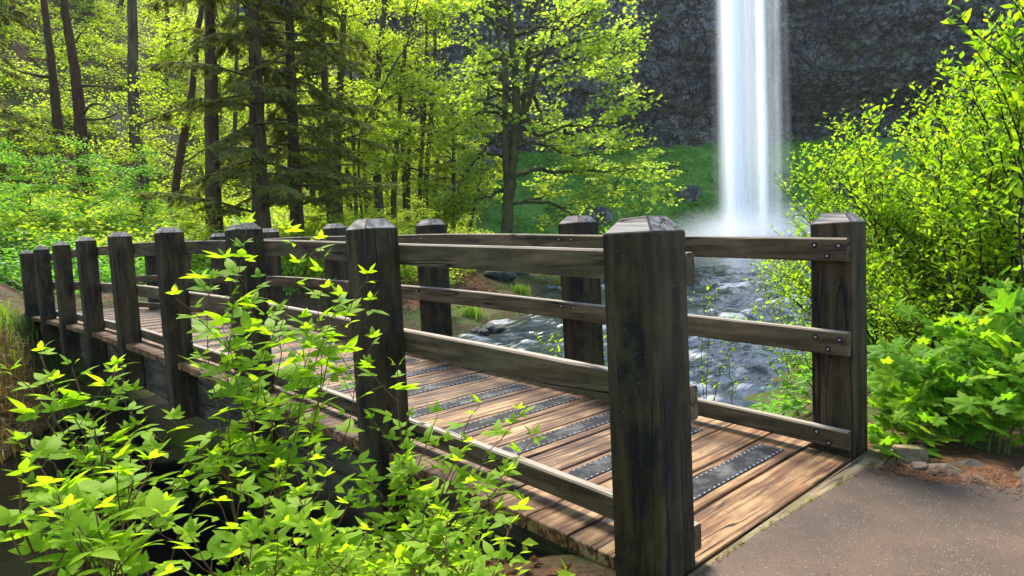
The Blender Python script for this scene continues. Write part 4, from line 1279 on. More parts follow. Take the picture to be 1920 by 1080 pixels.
# --- the big mossy maple by the pool
DM = 36.0
mb = at(945, 478, DM); mbase = np.array([mb[0], mb[1], gz(mb[0], mb[1])])
maple = thing('maple_tree', 'large mossy maple with several dark stems and layered limbs left of the waterfall', 'tree', tuple(mbase))
def zp(X, Y, dd=0.0): return at(640 + X / 2.7, Y / 2.7, DM + dd)
rng = np.random.default_rng(77)
cr_ = Crown(78)
def limb(name, pts, r0, r1, sides=8, rough=0.25):
    P = catmull(np.array(pts), 6)
    P[1:-1] += rng.normal(0, 0.035, (len(P) - 2, 3))
    b_ = Buf(); tube(b_, P - mbase, np.linspace(r0, r1, len(P)), sides, 0, rough, rng.uniform(0, 50))
    link(name, b_.mesh(name, M['bark_maple'], True), maple)
    return P
tr = limb('trunk', [mbase - [0, 0, 0.3], zp(838, 1180), zp(845, 1000), zp(865, 860), zp(878, 700), zp(885, 540), zp(876, 350), zp(860, 150), zp(846, 0), zp(850, -200), zp(858, -420)], 0.36, 0.08, 10)
st = [limb('stem', [zp(850, 980), zp(832, 840, -.3), zp(828, 600, -.5), zp(830, 400, -.5), zp(822, 300, -.3), zp(800, 240), zp(790, 120), zp(780, -60), zp(770, -260)], 0.20, 0.05),
      limb('stem', [zp(882, 720), zp(908, 640, .4), zp(930, 480, .6), zp(942, 320, .6), zp(968, 190, .8), zp(1000, 60, 1), zp(1030, -120, 1.3)], 0.22, 0.05),
      limb('stem', [zp(905, 660, .3), zp(945, 540, -.4), zp(978, 400, -.8), zp(1010, 320, -1), zp(1060, 200, -1.2), zp(1090, 40, -1.2)], 0.17, 0.05)]
LB = [[(828, 410), (780, 375), (700, 378), (630, 402), (560, 445)], [(830, 600), (785, 566), (710, 570), (645, 590), (580, 645)],
      [(868, 670), (815, 672), (755, 725), (690, 795), (620, 890), (590, 960)], [(876, 525), (820, 482), (765, 490), (700, 530)],
      [(888, 510), (960, 450), (1060, 382), (1130, 338), (1220, 310)], [(888, 560), (940, 600), (985, 680), (1060, 672), (1150, 635), (1290, 640), (1410, 618)],
      [(1130, 660), (1190, 690), (1240, 730), (1310, 800)], [(870, 890), (980, 858), (1100, 870), (1210, 858), (1330, 868), (1430, 845), (1520, 880)],
      [(858, 1030), (960, 1012), (1040, 985), (1085, 915)], [(930, 1020), (1080, 1035), (1150, 1075), (1240, 1100)], [(975, 490), (1000, 560), (1050, 625), (1095, 655)],
      [(862, 190), (920, 158), (1000, 122), (1100, 82), (1190, 35)], [(852, 165), (790, 122), (720, 72), (640, 42), (540, 20)], [(900, 175), (1000, 135), (1090, 150), (1180, 90), (1300, 40)],
      [(950, 300), (1050, 250), (1150, 212), (1280, 190), (1400, 200)], [(1000, 340), (1100, 300), (1220, 310), (1350, 350), (1440, 420)], [(840, 800), (760, 780), (690, 800), (640, 830)],
      [(838, 950), (790, 970), (740, 1000), (690, 1010)], [(880, 740), (960, 720), (1040, 740), (1180, 790), (1300, 760), (1420, 730)], [(870, 330), (800, 300), (730, 320), (640, 300)],
      [(846, 60), (760, 20), (660, -40), (560, -60)], [(850, -20), (950, -60), (1080, -90), (1240, -60), (1400, -20)]]
limbs = []
for k, pts in enumerate(LB):
    dd = rng.uniform(-0.8, 3.4)
    L = len(pts) - 1
    limbs.append(limb('limb', [zp(x, y, dd * i / L) for i, (x, y) in enumerate(pts)], 0.12 if k not in (0, 4, 5, 7) else 0.15, 0.03, 6))
# limbs that reach straight towards and away from the viewer
for k in range(9):
    p0, _ = sample(tr, rng.uniform(0.2, 0.95)); s_ = 1 if k % 4 else -1
    d = np.array([*(FH * s_ + RH * rng.uniform(-0.7, 0.7)), 0.25])
    limbs.append(limb('limb', wander(rng, p0, d, rng.uniform(3, 5), 6, 0.15), 0.13, 0.03, 6))
b_ = Buf()
for P in limbs + st + [tr[len(tr) // 2:]]:
    big = P is tr[len(tr) // 2:]
    nsub = int(4 + 1.3 * np.linalg.norm(P[-1] - P[0]))
    for _ in range(nsub):
        p0, td = sample(P, rng.uniform(0.25, 1.0))
        d = norm(td * 0.7 + rng.normal(0, 0.7, 3) * np.array([1, 1, 0.5]) + np.array([FH[0] * 0.3, FH[1] * 0.3, 0.12]))
        q = wander(rng, p0, d, rng.uniform(0.9, 2.1), 5, 0.2, 0.02)
        tube(b_, q - mbase, np.linspace(0.032, 0.008, len(q)), 4)
        cr_.spray(q, rng.integers(15, 26), 0.28, 0.22, 0.22, 0.5)
        for _ in range(2):
            p1, td1 = sample(q, rng.uniform(0.3, 1.0))
            q1 = wander(rng, p1, norm(td1 + rng.normal(0, 0.7, 3) * np.array([1, 1, .4])), rng.uniform(0.5, 1.0), 4, 0.2)
            tube(b_, q1 - mbase, np.linspace(0.014, 0.005, len(q1)), 3)
            cr_.spray(q1, rng.integers(9, 17), 0.26, 0.21, 0.22, 0.4)
# outer sprays that make the ragged right hand outline
for X, Y in [(1480, 40), (1540, 80), (1500, 140), (1420, 110), (1520, 210), (1460, 260), (1400, 310), (1440, 380), (1540, 440), (1580, 500), (1480, 500), (1380, 450), (1420, 560), (1500, 640), (1560, 700), (1480, 720), (1620, 760), (1560, 800), (1660, 820), (1720, 870), (1640, 900), (1560, 880), (1700, 950), (1600, 980), (1500, 940), (1680, 1020), (1560, 1060), (1440, 1000), (1340, 940), (1380, 1040), (1270, 990), (1300, 220), (1330, 130), (1250, 110), (1180, 200), (1250, 280)]:
    p1 = zp(X, Y, rng.uniform(-2, 2)); p0 = p1 + (tr[len(tr) // 3] - p1) * 0.22 + np.array([0, 0, -0.2])
    q = catmull([p0, (p0 + p1) / 2 + rng.normal(0, .12, 3), p1], 4)
    tube(b_, q - mbase, np.linspace(0.022, 0.006, len(q)), 4)
    cr_.spray(q, rng.integers(45, 75), 0.36, 0.22, 0.25, 0.1)
link('twigs', b_.mesh('twigs', M['bark_maple'], True), maple, kind='stuff')
link('crown', cr_.leaves(mbase, MV * 0.9, MF, M['leaf_maple'], 0.45, [tr] + st), maple, kind='stuff')

# --- prototypes of forest crowns (origin at the foot)
def broad_crown(seed, h, z0, rad_, nl, mat, leaf=0.155, per=27, lean=0.0):
    c = Crown(seed); tw = Buf()
    for k in range(nl):
        z = z0 + (h - z0) * (k + c.r.random()) / nl
        a = c.r.uniform(0, 6.28)
        R_ = rad_ * (1 - 0.55 * ((z - z0) / (h - z0)) ** 1.6) * c.r.uniform(0.5, 1.1)
        q = wander(c.r, (0, 0, z), (math.cos(a), math.sin(a), 0.45), R_, 7, 0.16, 0.05)
        tube(tw, q, np.linspace(0.055, 0.012, len(q)), 4)
        c.spray(q, per, 0.28, leaf, 0.25, 0.35)
        for _ in range(int(4 + R_ * 1.6)):
            p1, td = sample(q, c.r.uniform(0.2, 1.0))
            q1 = wander(c.r, p1, norm(td + c.r.normal(0, 0.8, 3) * np.array([1, 1, .35])), c.r.uniform(0.6, 1.4), 4, 0.2, 0.02)
            tube(tw, q1, np.linspace(0.016, 0.005, len(q1)), 3)
            c.spray(q1, per, 0.26, leaf, 0.25, 0.2)
    return tw, c
FC = []
for s, (h, z0, rd, nl) in enumerate([(11.5, 3.0, 3.6, 22), (10.5, 2.2, 3.2, 20), (12, 4.0, 3.8, 20), (8, 0.6, 2.8, 22)]):
    tw, c = broad_crown(100 + s, h, z0, rd, nl, None)
    FC.append((tw.mesh('boughs', M['bark_maple'], True), c.leaves(np.zeros(3), RV * np.array([1.3, 1, 1]), RF, M['leaf_forest']), h))
FC_G = FC[3][1].copy(); FC_G.materials[0] = M['leaf_green']

def trunk_mesh(path, r0, r1, mat, sides=9, rough=0.2, seed=0, flare=1.35):
    n = len(path); r = np.linspace(r0, r1, n); r[0] *= flare; r[1] *= 1 + (flare - 1) * 0.35
    b_ = Buf(); tube(b_, path, r, sides, 0, rough, seed)
    return b_
def forest_tree(label, pxs, D, w, mat, crown=None, cscale=1.0, crot=0.0, height=17, category='tree', group=None, name='forest_tree', cmat=None, side_limbs=(), drop=0.0):
    """pxs: photo pixels up the visible stem, foot first; w: stem width there in pixels"""
    pts = np.array([at(x, y, D) for x, y in pxs])
    foot_ = np.array([pts[0][0], pts[0][1], gz(pts[0][0], pts[0][1])])
    root = thing(name, label, category, tuple(foot_), group)
    top = pts[-1]
    path = [foot_ - [0, 0, 0.4]] + [p for p in pts if p[2] > foot_[2] + 0.5]
    v = norm(path[-1] - path[-2]) if len(path) > 1 else np.array([0, 0, 1.0])
    if height and path[-1][2] < foot_[2] + height:
        path.append(path[-1] + norm(v + np.array([0, 0, 1.0])) * (foot_[2] + height - path[-1][2]))
    path = catmull(path, 8)
    r = w / FPX * D / 2
    _sd = abs(hash(round(pxs[0][0]))) % 37
    b_ = trunk_mesh(path - foot_, r * 1.05, r * 0.45, None, 9, 0.16, _sd)
    link('trunk', b_.mesh('trunk', mat, True), root)
    for pp, r0 in side_limbs:
        P = catmull(np.array([at(x, y, D + dd) for x, y, dd in pp]), 6)
        bb_ = Buf(); tube(bb_, P - foot_, np.linspace(r0, r0 * 0.3, len(P)), 6, 0, 0.25, 3)
        link('limb', bb_.mesh('limb', M['bark_maple'], True), root)
    if crown is not None:
        bo, le, h = FC[crown]
        for nm, me in (('boughs', bo), ('crown', cmat or le)):
            o = link(nm, me, root, kind='stuff', loc=(0, 0, -drop)); o.rotation_euler = (0, 0, crot); o.scale = (cscale,) * 3
    return root, path

F = forest_tree
F('straight grey trunk far up the hillside at the left edge', [(70, 225), (62, 120), (56, 0)], 48, 21, M['bark_grey'], None, height=24)
F('dark mossy trunk leaning left, second from the left edge', [(122, 335), (108, 230), (98, 130), (82, 0)], 36, 19, M['bark_red'], None, 1.0, 0.4, side_limbs=[([(98, 145, 0), (60, 140, -.6), (20, 128, -1)], 0.12)])
F('dark mossy trunk with curved bare limbs on its right side', [(158, 350), (150, 230), (142, 140), (128, 60), (120, 0)], 34, 22, M['bark_red'], None, 0.9, 1.9,
  side_limbs=[([(148, 160, 0), (175, 161, -.3), (215, 166, -.6)], 0.10), ([(150, 222, 0), (170, 197, -.2), (195, 197, -.4), (212, 212, -.5)], 0.08), ([(150, 221, 0), (180, 224, -.3), (205, 219, -.5), (235, 205, -.8)], 0.08), ([(155, 308, 0), (185, 307, -.3), (215, 320, -.6), (235, 335, -.8)], 0.09), ([(140, 80, 0), (150, 65, .2), (165, 50, .4)], 0.07)])
F('pale broken snag between the two dark left trunks', [(232, 325), (222, 260), (215, 205)], 39, 13, M['bark_pale'], None, height=0, name='dead_snag', category='snag')
F('thick straight trunk with grey bark left of the conifers', [(258, 312), (250, 150), (247, 0)], 35, 27, M['bark_grey'], None, height=22)
F('thin straight trunk right of the thick grey one', [(312, 240), (314, 100), (312, 0)], 46, 10, M['bark_maple'], None, 1.0, 0.8)
F('slanting reddish trunk beside the first conifer', [(330, 352), (342, 270), (360, 170), (372, 50), (378, 0)], 32, 16, M['bark_red'], 1, 0.9, 2.6)
F('short dark curved stem at the foot of the grey trunk', [(268, 402), (276, 360), (275, 320), (268, 285)], 27, 10, M['bark_maple'], None, height=0, name='dead_snag', category='snag')
F('left one of two slender reddish trunks close together high on the hill', [(285, 90), (283, 40), (280, -20)], 58, 8, M['bark_red'], None, 1.0, 3.0)
F('right one of two slender reddish trunks close together high on the hill', [(295, 92), (296, 40), (294, -20)], 57, 10, M['bark_red'], None)
for k, (lab, xs, D, w, c, sc_, rot_) in enumerate([
    ('dark slim trunk just right of the conifers', [(636, 430), (632, 300), (640, 120), (645, 0)], 30, 17, 1, 1.0, 0.2),
    ('slim bare stem left of the leaning pole', [(668, 400), (662, 250), (656, 90), (650, 0)], 36, 8, 1, 1.15, 1.1),
    ('leaning pole crossing behind the slim stems', [(672, 280), (700, 200), (740, 120), (770, 60)], 30, 5, None, 1, 0),
    ('mossy trunk forking behind the third far post', [(706, 300), (704, 200), (712, 100), (722, 0)], 38, 17, 0, 1.2, 2.0),
    ('dark trunk left of the second far post', [(738, 385), (742, 300), (748, 220), (760, 80)], 39, 12, 1, 1.15, 4.0),
    ('straight slim trunk behind the second far post', [(786, 410), (790, 300), (796, 200), (800, 60)], 41, 10, 2, 1.2, 5.0),
    ('dark trunk between the second far post and the maple', [(798, 400), (800, 330), (806, 250), (815, 120)], 42, 12, 0, 1.25, 0.9),
    ('thin leaning trunk close to the left of the maple', [(880, 430), (893, 370), (905, 320), (912, 260)], 40, 8, 3, 1.1, 3.3)]):
    F(lab, xs, D, w, M['bark_maple'], c, sc_, rot_, height=15)
# trees further back that only show as leaves and a glimpse of stem
bt = np.random.default_rng(15)
for k, (x, y, D) in enumerate([(20, 250, 44), (90, 180, 55), (180, 180, 52), (235, 140, 60), (340, 190, 50), (410, 200, 46), (470, 250, 42), (540, 260, 40), (600, 300, 40), (650, 310, 44), (700, 330, 47), (760, 350, 45), (820, 380, 46), (850, 400, 40), (140, 60, 68), (430, 80, 64), (520, 120, 58), (610, 160, 56), (690, 200, 58), (770, 260, 56)]):
    c = 3
    F('bright leafy tree deep in the hillside forest', [(x, y), (x + bt.normal(0, 6), y - 150), (x + bt.normal(0, 12), y - 300)], D, 9 + bt.random() * 5, M['bark_maple'], c, bt.uniform(0.8, 1.1), bt.uniform(0, 6.28), height=9, group='leafy trees deep in the forest', drop=bt.uniform(0, 1.0))
for k, (x, y, D, w, lean) in enumerate([(20, 300, 44, 11, 10), (45, 290, 50, 8, -4), (180, 250, 50, 8, 6), (205, 230, 56, 7, -8), (235, 260, 52, 9, 4), (440, 300, 40, 10, 6), (520, 310, 42, 9, -5), (585, 330, 40, 10, 8), (600, 330, 46, 8, -6), (655, 340, 44, 7, 5), (685, 350, 42, 8, -8), (725, 350, 48, 7, 4), (765, 360, 44, 9, 10), (835, 380, 46, 8, -6), (865, 390, 44, 7, 12), (690, 330, 50, 6, 14)]):
    F('slim dark trunk standing among the bright leaves of the hillside forest', [(x, y), (x + lean * 0.4, y - 140), (x + lean, y - 320)], D, w, M['bark_maple'], None, height=16, group='slim dark trunks in the forest')
# boulders on the slope under the cliff
for k, (x, y, D) in enumerate([(1275, 400, 76), (1290, 330, 82), (1255, 300, 85), (1560, 330, 82), (1530, 400, 77), (1060, 400, 77), (1120, 360, 80)]):
    c = at(x, y, D); s = 1.0 + 0.5 * math.sin(k * 2.3)
    link('slope_boulder', stone_mesh(70 + k, (s * 1.2, s, s * 0.8), M['cliff']), None, 'dark boulder half sunk in the green slope under the cliff', 'boulder', 'boulders on the green slope', loc=(c[0], c[1], gz(c[0], c[1]) + 0.1))
# bushy growth beyond the far end of the bridge
for k, (x, y, D, s, g_, lab) in enumerate([
    (60, 470, 23, 0.42, 1, 'rounded fresh green bush beyond the leftmost bridge posts'),
    (170, 470, 24, 0.45, 1, 'fresh green bush behind the fourth to sixth near posts'),
    (270, 465, 25, 0.42, 1, 'fresh green bush at the right end of the thicket beyond the bridge'),
    (-40, 470, 20, 0.45, 1, 'fresh green bush cut by the left edge of the picture'),
    (370, 470, 22, 0.30, 0, 'small yellow green bush below the first conifer'),
    (700, 450, 24, 0.32, 0, 'yellow green bush behind the third far post'),
    (780, 455, 27, 0.34, 0, 'yellow green bush behind the second far post'),
    (860, 455, 27, 0.32, 0, 'yellow green bush left of the maple trunk'),
    (620, 455, 26, 0.30, 0, 'yellow green bush right of the conifer trunks'),
    (1030, 470, 32, 0.26, 0, 'yellow green bush right of the maple trunk'),
    (1180, 460, 34, 0.26, 0, 'yellow green bush behind the top rail left of the waterfall'),
    (830, 520, 21, 0.17, 1, 'green bush on the gravel bank seen through the rails')]):
    p = at(x, y, D); p = np.array([p[0], p[1], gz(p[0], p[1])])
    root = thing('bush', lab, 'bush', tuple(p), 'bushes on the far bank')
    for nm, me in (('boughs', FC[3][0]), ('crown', FC_G if g_ else FC[3][1])):
        o = link(nm, me, root, kind='stuff', loc=(0, 0, -0.6 * s)); o.rotation_euler = (0, 0, k * 1.3); o.scale = (s * 1.25, s * 1.25, s)

# --- conifers
def conifer_foliage(seed, h, z0, reach, nb):
    r_ = np.random.default_rng(seed); wood_ = Buf(); P, Dv, N, S_ = [], [], [], []
    for k in range(nb):
        z = z0 + (h - z0) * (k + r_.random()) / nb
        a = k * 2.4 + r_.normal(0, 0.4)
        L = reach * (1 - 0.6 * (z - z0) / (h - z0)) * r_.uniform(0.55, 1.15)
        q = wander(r_, (0, 0, z), (math.cos(a), math.sin(a), 0.12), L, 9, 0.09, 0.055)
        tube(wood_, q, np.linspace(0.05, 0.012, len(q)), 4)
        for _ in range(int(10 + L * 10)):
            t = r_.uniform(0.18, 1.0)
            p, td = sample(q, t)
            s_ = 1 if r_.random() < 0.5 else -1
            sd = norm(np.cross(td, [0, 0, 1.0])) * s_
            l2 = r_.uniform(0.35, 0.85) * (1.15 - 0.6 * t)
            q2 = wander(r_, p, norm(sd + td * 0.7 + np.array([0, 0, -0.25])), l2, 4, 0.12, 0.10)
            tube(wood_, q2, np.linspace(0.010, 0.004, len(q2)), 3)
            n = int(16 + 26 * l2)
            tt_ = r_.uniform(0.0, 1.0, n) * (len(q2) - 1)
            pp = np.stack([np.interp(tt_, np.arange(len(q2)), q2[:, c]) for c in range(3)], -1)
            td2 = norm(q2[-1] - q2[0])
            sg = r_.choice([-1, 1], n)[:, None]
            lat = norm(np.cross(td2, [0, 0, 1.0]))
            P.append(pp); Dv.append(norm(td2 * 0.75 + lat * sg + r_.normal(0, 0.25, (n, 3)) + np.array([0, 0, -0.25])))
            N.append(np.array([0, 0, 1.0]) + r_.normal(0, 0.4, (n, 3))); S_.append(r_.uniform(0.10, 0.20, n))
    P, Dv, N, S_ = (np.concatenate(a) for a in (P, Dv, N, S_))
    tv = np.array([[-0.09, 0, 0], [0.09, 0, 0], [0.13, 0.5, 0.0], [0, 1, -0.1], [-0.13, 0.5, 0.0]]); tf = np.array([[0, 1, 2], [0, 2, 4], [4, 2, 3]])
    b_ = Buf(); cloud(b_, tv, tf, P, leaf_basis(Dv, N), S_)
    return wood_.mesh('boughs', M['bark_maple'], True), b_.mesh('crown', M['needle'])
CF = [conifer_foliage(201, 17, 2.6, 3.2, 46), conifer_foliage(202, 17, 1.6, 4.2, 58)]
def conifer(label, pxs, D, w, cf, rot_, scale=1.0, mat='bark_conifer'):
    root, path = forest_tree(label, pxs, D, w, M[mat], None, height=17.5, name='conifer_tree', group='dark conifers beyond the bridge')
    if cf is not None:
        for nm, me in zip(('boughs', 'crown'), CF[cf]):
            o = link(nm, me, root, kind='stuff'); o.rotation_euler = (0, 0, rot_); o.scale = (scale, scale, 1)
    return root
conifer('leftmost of the three thick conifer trunks, dark straight bark', [(402, 432), (398, 300), (395, 150), (392, 0)], 24, 33, None, 0.3, 0.75)
conifer('middle and thickest conifer trunk with ridged bark and mossy limbs', [(492, 436), (486, 300), (480, 150), (474, 0)], 23, 36, 1, 2.2)
conifer('rightmost of the three thick conifer trunks with drooping dark boughs', [(558, 440), (552, 300), (546, 150), (541, 0)], 25, 27, 1, 4.1)
conifer('slim conifer with drooping boughs behind the three thick trunks', [(620, 420), (614, 250), (606, 100), (600, 0)], 29, 16, 0, 5.0, 0.9)
conifer('dark conifer at the left edge cut by the picture', [(-60, 350), (-62, 200), (-64, 0)], 30, 26, 1, 1.0)
# mossy bare limbs on the middle conifer
mossy = thing('mossy_branch', 'bare moss covered branch arching between the conifer trunks', 'branch', tuple(at(520, 110, 22.6)))
b0 = at(520, 110, 22.6)
for pts in ([(540, 95), (505, 118), (480, 130), (440, 152)], [(500, 122), (512, 135), (506, 152)], [(478, 182), (450, 185), (420, 200)], [(470, 132), (462, 165), (450, 180)]):
    P = catmull(np.array([at(x, y, 22.4) for x, y in pts]), 6)
    bb_ = Buf(); tube(bb_, P - b0, np.linspace(0.07, 0.025, len(P)), 7, 0, 0.5, 4)
    link('limb', bb_.mesh('limb', M['moss_hang'], True), mossy)

# ---------------------------------------------------------------- undergrowth
def undergrowth(name, label, seed, n_clump, pick, mat, leaf, per, size):
    """low leafy growth over the forest floor"""
    r_ = np.random.default_rng(seed)
    c = pick(r_, n_clump); c = c[:, :2]
    z = ground_z(c[:, 0], c[:, 1])
    P, N = [], []
    rad_ = r_.uniform(0.5, 1.2, len(c)) * size; hgt = rad_ * r_.uniform(0.5, 1.1, len(c))
    u = r_.normal(0, 1, (len(c), per, 3)); u = norm(u); u[..., 2] = np.abs(u[..., 2])
    rr = r_.uniform(0.45, 1.0, (len(c), per, 1)) ** 0.5
    p = u * rr * np.stack([rad_, rad_, hgt], -1)[:, None] + np.concatenate([c, z[:, None]], 1)[:, None]
    nr = norm(u * 0.6 + np.array([0, 0, 0.9]) + r_.normal(0, 0.4, u.shape))
    p, nr = p.reshape(-1, 3), nr.reshape(-1, 3)
    a = r_.uniform(0, 6.28, len(p)); d = np.stack([np.cos(a), np.sin(a), r_.normal(-0.15, 0.3, len(p))], -1)
    b_ = Buf(); cloud(b_, RV * np.array([1.2, 1, 1]), RF, p, leaf_basis(d, nr), leaf * r_.uniform(0.6, 1.25, len(p)))
    link(name, b_.mesh(name, mat), None, label, 'undergrowth', kind='stuff')
def pick_hill(r_, n):
    ang = r_.uniform(-0.86, -0.03, n * 3); D = 21 + 62 * r_.random(n * 3) ** 1.3
    x, y = from_rd(ang * D, D)
    ok = (x - left_x(y)) > 3.2
    return np.stack([x, y], -1)[ok][:n]
undergrowth('hillside_undergrowth', 'yellow green undergrowth covering the forest hillside', 301, 2500, pick_hill, M['leaf_forest'], 0.17, 120, 1.35)
def pick_low(r_, n):
    ang = r_.uniform(-0.9, -0.35, n * 3); D = r_.uniform(17.5, 30, n * 3)
    x, y = from_rd(ang * D, D)
    ok = ((x - left_x(y)) > 2.6) & ((y < -3.2) | (x > 17.6))
    return np.stack([x, y], -1)[ok][:n]
undergrowth('bank_undergrowth', 'fresh green undergrowth just beyond the far end of the bridge', 302, 260, pick_low, M['leaf_green'], 0.15, 150, 1.0)
def pick_spit(r_, n):
    y = r_.uniform(-34, -9, n * 4); x = left_x(y) + r_.uniform(2.5, 11, n * 4)
    ok = pnoise(x * 0.25, y * 0.25, 8.0) > -0.02 + 0.25 * ((x - left_x(y)) < 6)
    return np.stack([x, y], -1)[ok][:n]
undergrowth('spit_undergrowth', 'low green plants along the far bank below the maple', 303, 150, pick_spit, M['leaf_green'], 0.14, 130, 0.75)
def pick_talus(r_, n):
    R = r_.uniform(-8, 45, n); D = r_.uniform(76, 90, n)
    x, y = from_rd(R, D); return np.stack([x, y], -1)
undergrowth('slope_herbs', 'dark green herbs on the slope under the cliff', 304, 520, pick_talus, M['leaf_green'], 0.36, 45, 1.4)
def pick_right(r_, n):
    y = r_.uniform(-16, -3.4, n); x = right_x(y) - r_.uniform(0.6, 5, n)
    return np.stack([x, y], -1)
undergrowth('shade_undergrowth', 'dark leafy growth at the feet of the right bank shrubs', 305, 150, pick_right, M['leaf_green'], 0.10, 90, 0.6)
def pick_near(r_, n):
    x = r_.uniform(0.2, 2.6, n); y = r_.uniform(0.25, 2.2, n); return np.stack([x, y], -1)
undergrowth('near_bank_undergrowth', 'small leafy growth among the berry canes on the near bank', 306, 130, pick_near, M['leaf_near'], 0.065, 60, 0.26)

# grass and dry stalks
def blades(name, label, seed, pts, n, hgt, spread, mat, cat='grass', kind='stuff', width=0.008, group=None, lean=0.5):
    r_ = np.random.default_rng(seed)
    pts = np.asarray(pts, float)
    k = r_.integers(0, len(pts), n)
    p = pts[k, :2] + r_.normal(0, spread, (n, 2))
    z = ground_z(p[:, 0], p[:, 1]) - 0.02
    h = hgt * r_.uniform(0.5, 1.2, n); a = r_.uniform(0, 6.28, n)
    out = np.stack([np.cos(a), np.sin(a), 0 * a], -1); sd = np.stack([-np.sin(a), np.cos(a), 0 * a], -1)
    P0 = np.concatenate([p, z[:, None]], 1); b_ = Buf()
    l = lean * r_.uniform(0.2, 1.3, n)
    up = np.array([0, 0, 1.0])
    m1 = P0 + (up * 0.55 + out * 0.22 * l[:, None]) * h[:, None]; m2 = P0 + (up * (0.9 - 0.35 * l[:, None]) + out * 0.8 * l[:, None]) * h[:, None]
    w = width
    V = np.stack([P0 - sd * w, P0 + sd * w, m1 + sd * w * 0.8, m1 - sd * w * 0.8, m2], 1).reshape(-1, 3)
    i0 = (np.arange(n) * 5)[:, None]
    b_.add(V, np.concatenate([i0 + np.array([[0, 1, 2]]), i0 + np.array([[0, 2, 3]]), i0 + np.array([[3, 2, 4]])], 0))
    return link(name, b_.mesh(name, mat), None, label, cat, group, kind)
blades('dry_grass', 'matted brown dry grass on the bank at the far left end of the bridge', 1, [(12.6, 0.9), (13.2, 0.8), (13.8, 0.6), (12.2, 1.5), (14.5, 0.5), (13, 1.6), (14.2, 1.2)], 2600, 0.55, 0.33, M['straw'], lean=1.1)
blades('bank_grass', 'green grass above the dry grass at the far left end of the bridge', 2, [(14.2, 1.4), (15.2, 0.9), (16, 0.8), (15, 2.0), (17, 1.2), (16.4, 2.2)], 2600, 0.5, 0.4, M['grass'], lean=0.8)
for k, (px, py, D, lab) in enumerate([(1040, 648, 20.5, 'sedge tuft standing in the shallows below the middle far rail'), (975, 525, 27, 'bright sedge tuft on a rock in mid stream'), (1060, 520, 28, 'bright sedge tuft right of the mid stream rock'), (885, 600, 21.5, 'small bright tuft on the red brown gravel bank'), (935, 620, 20.5, 'moss green tuft at the water edge of the gravel bank'), (995, 610, 21, 'grassy tuft where the gravel bank meets the rapids')]):
    c = at(px, py, D)[:2]
    blades('sedge_tuft', lab, 20 + k, [c], 260, 0.55, 0.16, M['grass'], 'tuft', None, 0.012, 'tufts by the water', 0.9)

# ferns
def fern(label, base, R_, n, seed, mat, name='fern'):
    r_ = np.random.default_rng(seed); base = np.asarray(base, float)
    root = thing(name, label, 'fern', tuple(base))
    for k in range(n):
        a = 6.28 * k / n + r_.normal(0, 0.2)
        L = R_ * r_.uniform(0.7, 1.1)
        t = np.linspace(0, 1, 16)
        q = np.stack([np.cos(a) * L * t * 0.8, np.sin(a) * L * t * 0.8, L * (0.95 * t - 0.75 * t ** 2)], -1)
        b_ = Buf(); tube(b_, q, np.linspace(0.004, 0.001, 16), 3)
        tdv = norm(np.gradient(q, axis=0)); lat = norm(np.cross(tdv, [0, 0, 1.0]))
        ps, ds, ss = [], [], []
        for i_ in range(1, 16):
            for s_ in (-1, 1):
                ps.append(q[i_]); ds.append(lat[i_] * s_ + tdv[i_] * 0.35 + [0, 0, -0.1]); ss.append(0.16 * L * math.sin(math.pi * (0.12 + 0.86 * t[i_])) + 0.01)
        cloud(b_, RV * np.array([0.55, 1, 1]), RF, np.array(ps), leaf_basis(np.array(ds), np.array([0, 0, 1.0]) + r_.normal(0, .2, (len(ps), 3))), np.array(ss))
        link('frond', b_.mesh('frond', mat), root)
fern('dark green fern among the berry canes', foot(xy(505, 980, 3.0)), 0.45, 9, 5, M['leaf_green'])
fern('withered red brown fern under the berry canes', foot(xy(420, 1010, 3.0)), 0.38, 10, 6, M['dead'], 'dead_fern')
fern('withered brown fern hanging from the left bank below the bridge end', np.array([13.2, 0.75, gz(13.2, 0.75)]), 0.7, 12, 7, M['dead'], 'dead_fern')
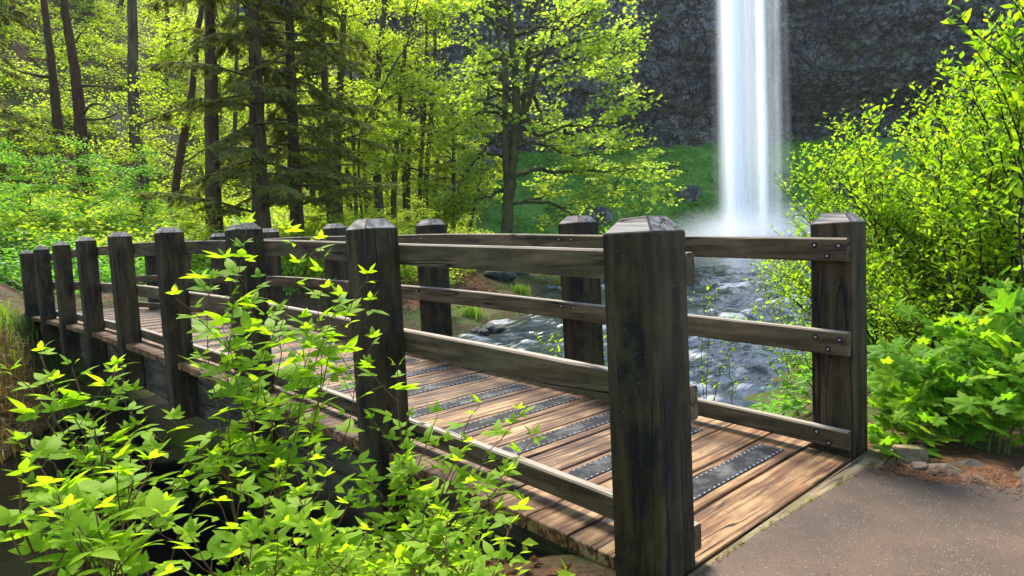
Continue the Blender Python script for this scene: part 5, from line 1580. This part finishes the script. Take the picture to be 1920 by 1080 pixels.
# litter on the gravel bank and the near bank
r_ = np.random.default_rng(9)
n = 3000
y = r_.uniform(-17, -9.5, n); x = left_x(y) + r_.uniform(0.8, 7, n)
p1 = np.stack([x, y, ground_z(x, y) + 0.03], -1)
x = r_.uniform(0.1, 2.6, 1600); y = r_.uniform(0.1, 2.4, 1600)
p2 = np.stack([x, y, ground_z(x, y) + 0.015], -1)
for nm, lab, p, s in (('fallen_leaves', 'red brown leaves on the gravel bank below the far rail', p1, 0.12), ('dead_leaves', 'dead leaves on the near bank under the berry canes', p2, 0.055)):
    a = r_.uniform(0, 6.28, len(p)); d = np.stack([np.cos(a), np.sin(a), r_.normal(0, .3, len(p))], -1)
    b_ = Buf(); cloud(b_, RV * np.array([1.1, 1, 2.0]), RF, p, leaf_basis(d, np.array([0, 0, 1.0]) + r_.normal(0, .5, (len(p), 3))), s * r_.uniform(.5, 1.3, len(p)))
    link(nm, b_.mesh(nm, M['dead']), None, lab, 'leaves', kind='stuff')

# rocks in the river
for k, (px, py, D, s, lab) in enumerate([(935, 490, 30, 0.75, 'dark boulder at the bank left of the mid stream tufts'), (975, 482, 33, 0.5, 'small dark rock behind the mid stream tuft'), (1190, 492, 36, 0.55, 'wet dark rock beside the first far post'), (1030, 470, 40, 0.5, 'far dark rock with moss in mid stream'), (1150, 470, 42, 0.45, 'far low rock below the pool'), (900, 640, 20, 0.35, 'brown rock at the foot of the gravel bank'), (1005, 625, 21, 0.25, 'small wet rock breaking the rapids'), (1075, 540, 27, 0.35, 'low rock splashed by the rapids'), (925, 628, 20.3, 0.45, 'moss covered rock at the water edge of the gravel bank'), (860, 470, 34, 0.6, 'mossy rock on the bank under the maple')]):
    c = at(px, py, D)
    zb = max(gz(c[0], c[1]), float(water_z(c[1])) - 0.1)
    link('river_rock', stone_mesh(40 + k, (s, s * 0.8, s * 0.6), M['river_stone']), None, lab, 'rock', 'rocks along the creek', loc=(c[0], c[1], zb + s * 0.1))

# ---------------------------------------------------------------- air
hz = NT('forest_air')
hv = hz.n('ShaderNodeVolumePrincipled', ins={'Color': (0.90, 0.95, 1.0, 1), 'Density': 0.00012, 'Anisotropy': 0.3})
hz.t.links.new(hv.outputs[0], hz.out.inputs['Volume'])
me = box_mesh('haze', (700, 700, 60), hz.mat, 0)
link('haze', me, None, 'thin pale haze in the valley air', 'haze', kind='stuff', loc=(10, -10, 0))
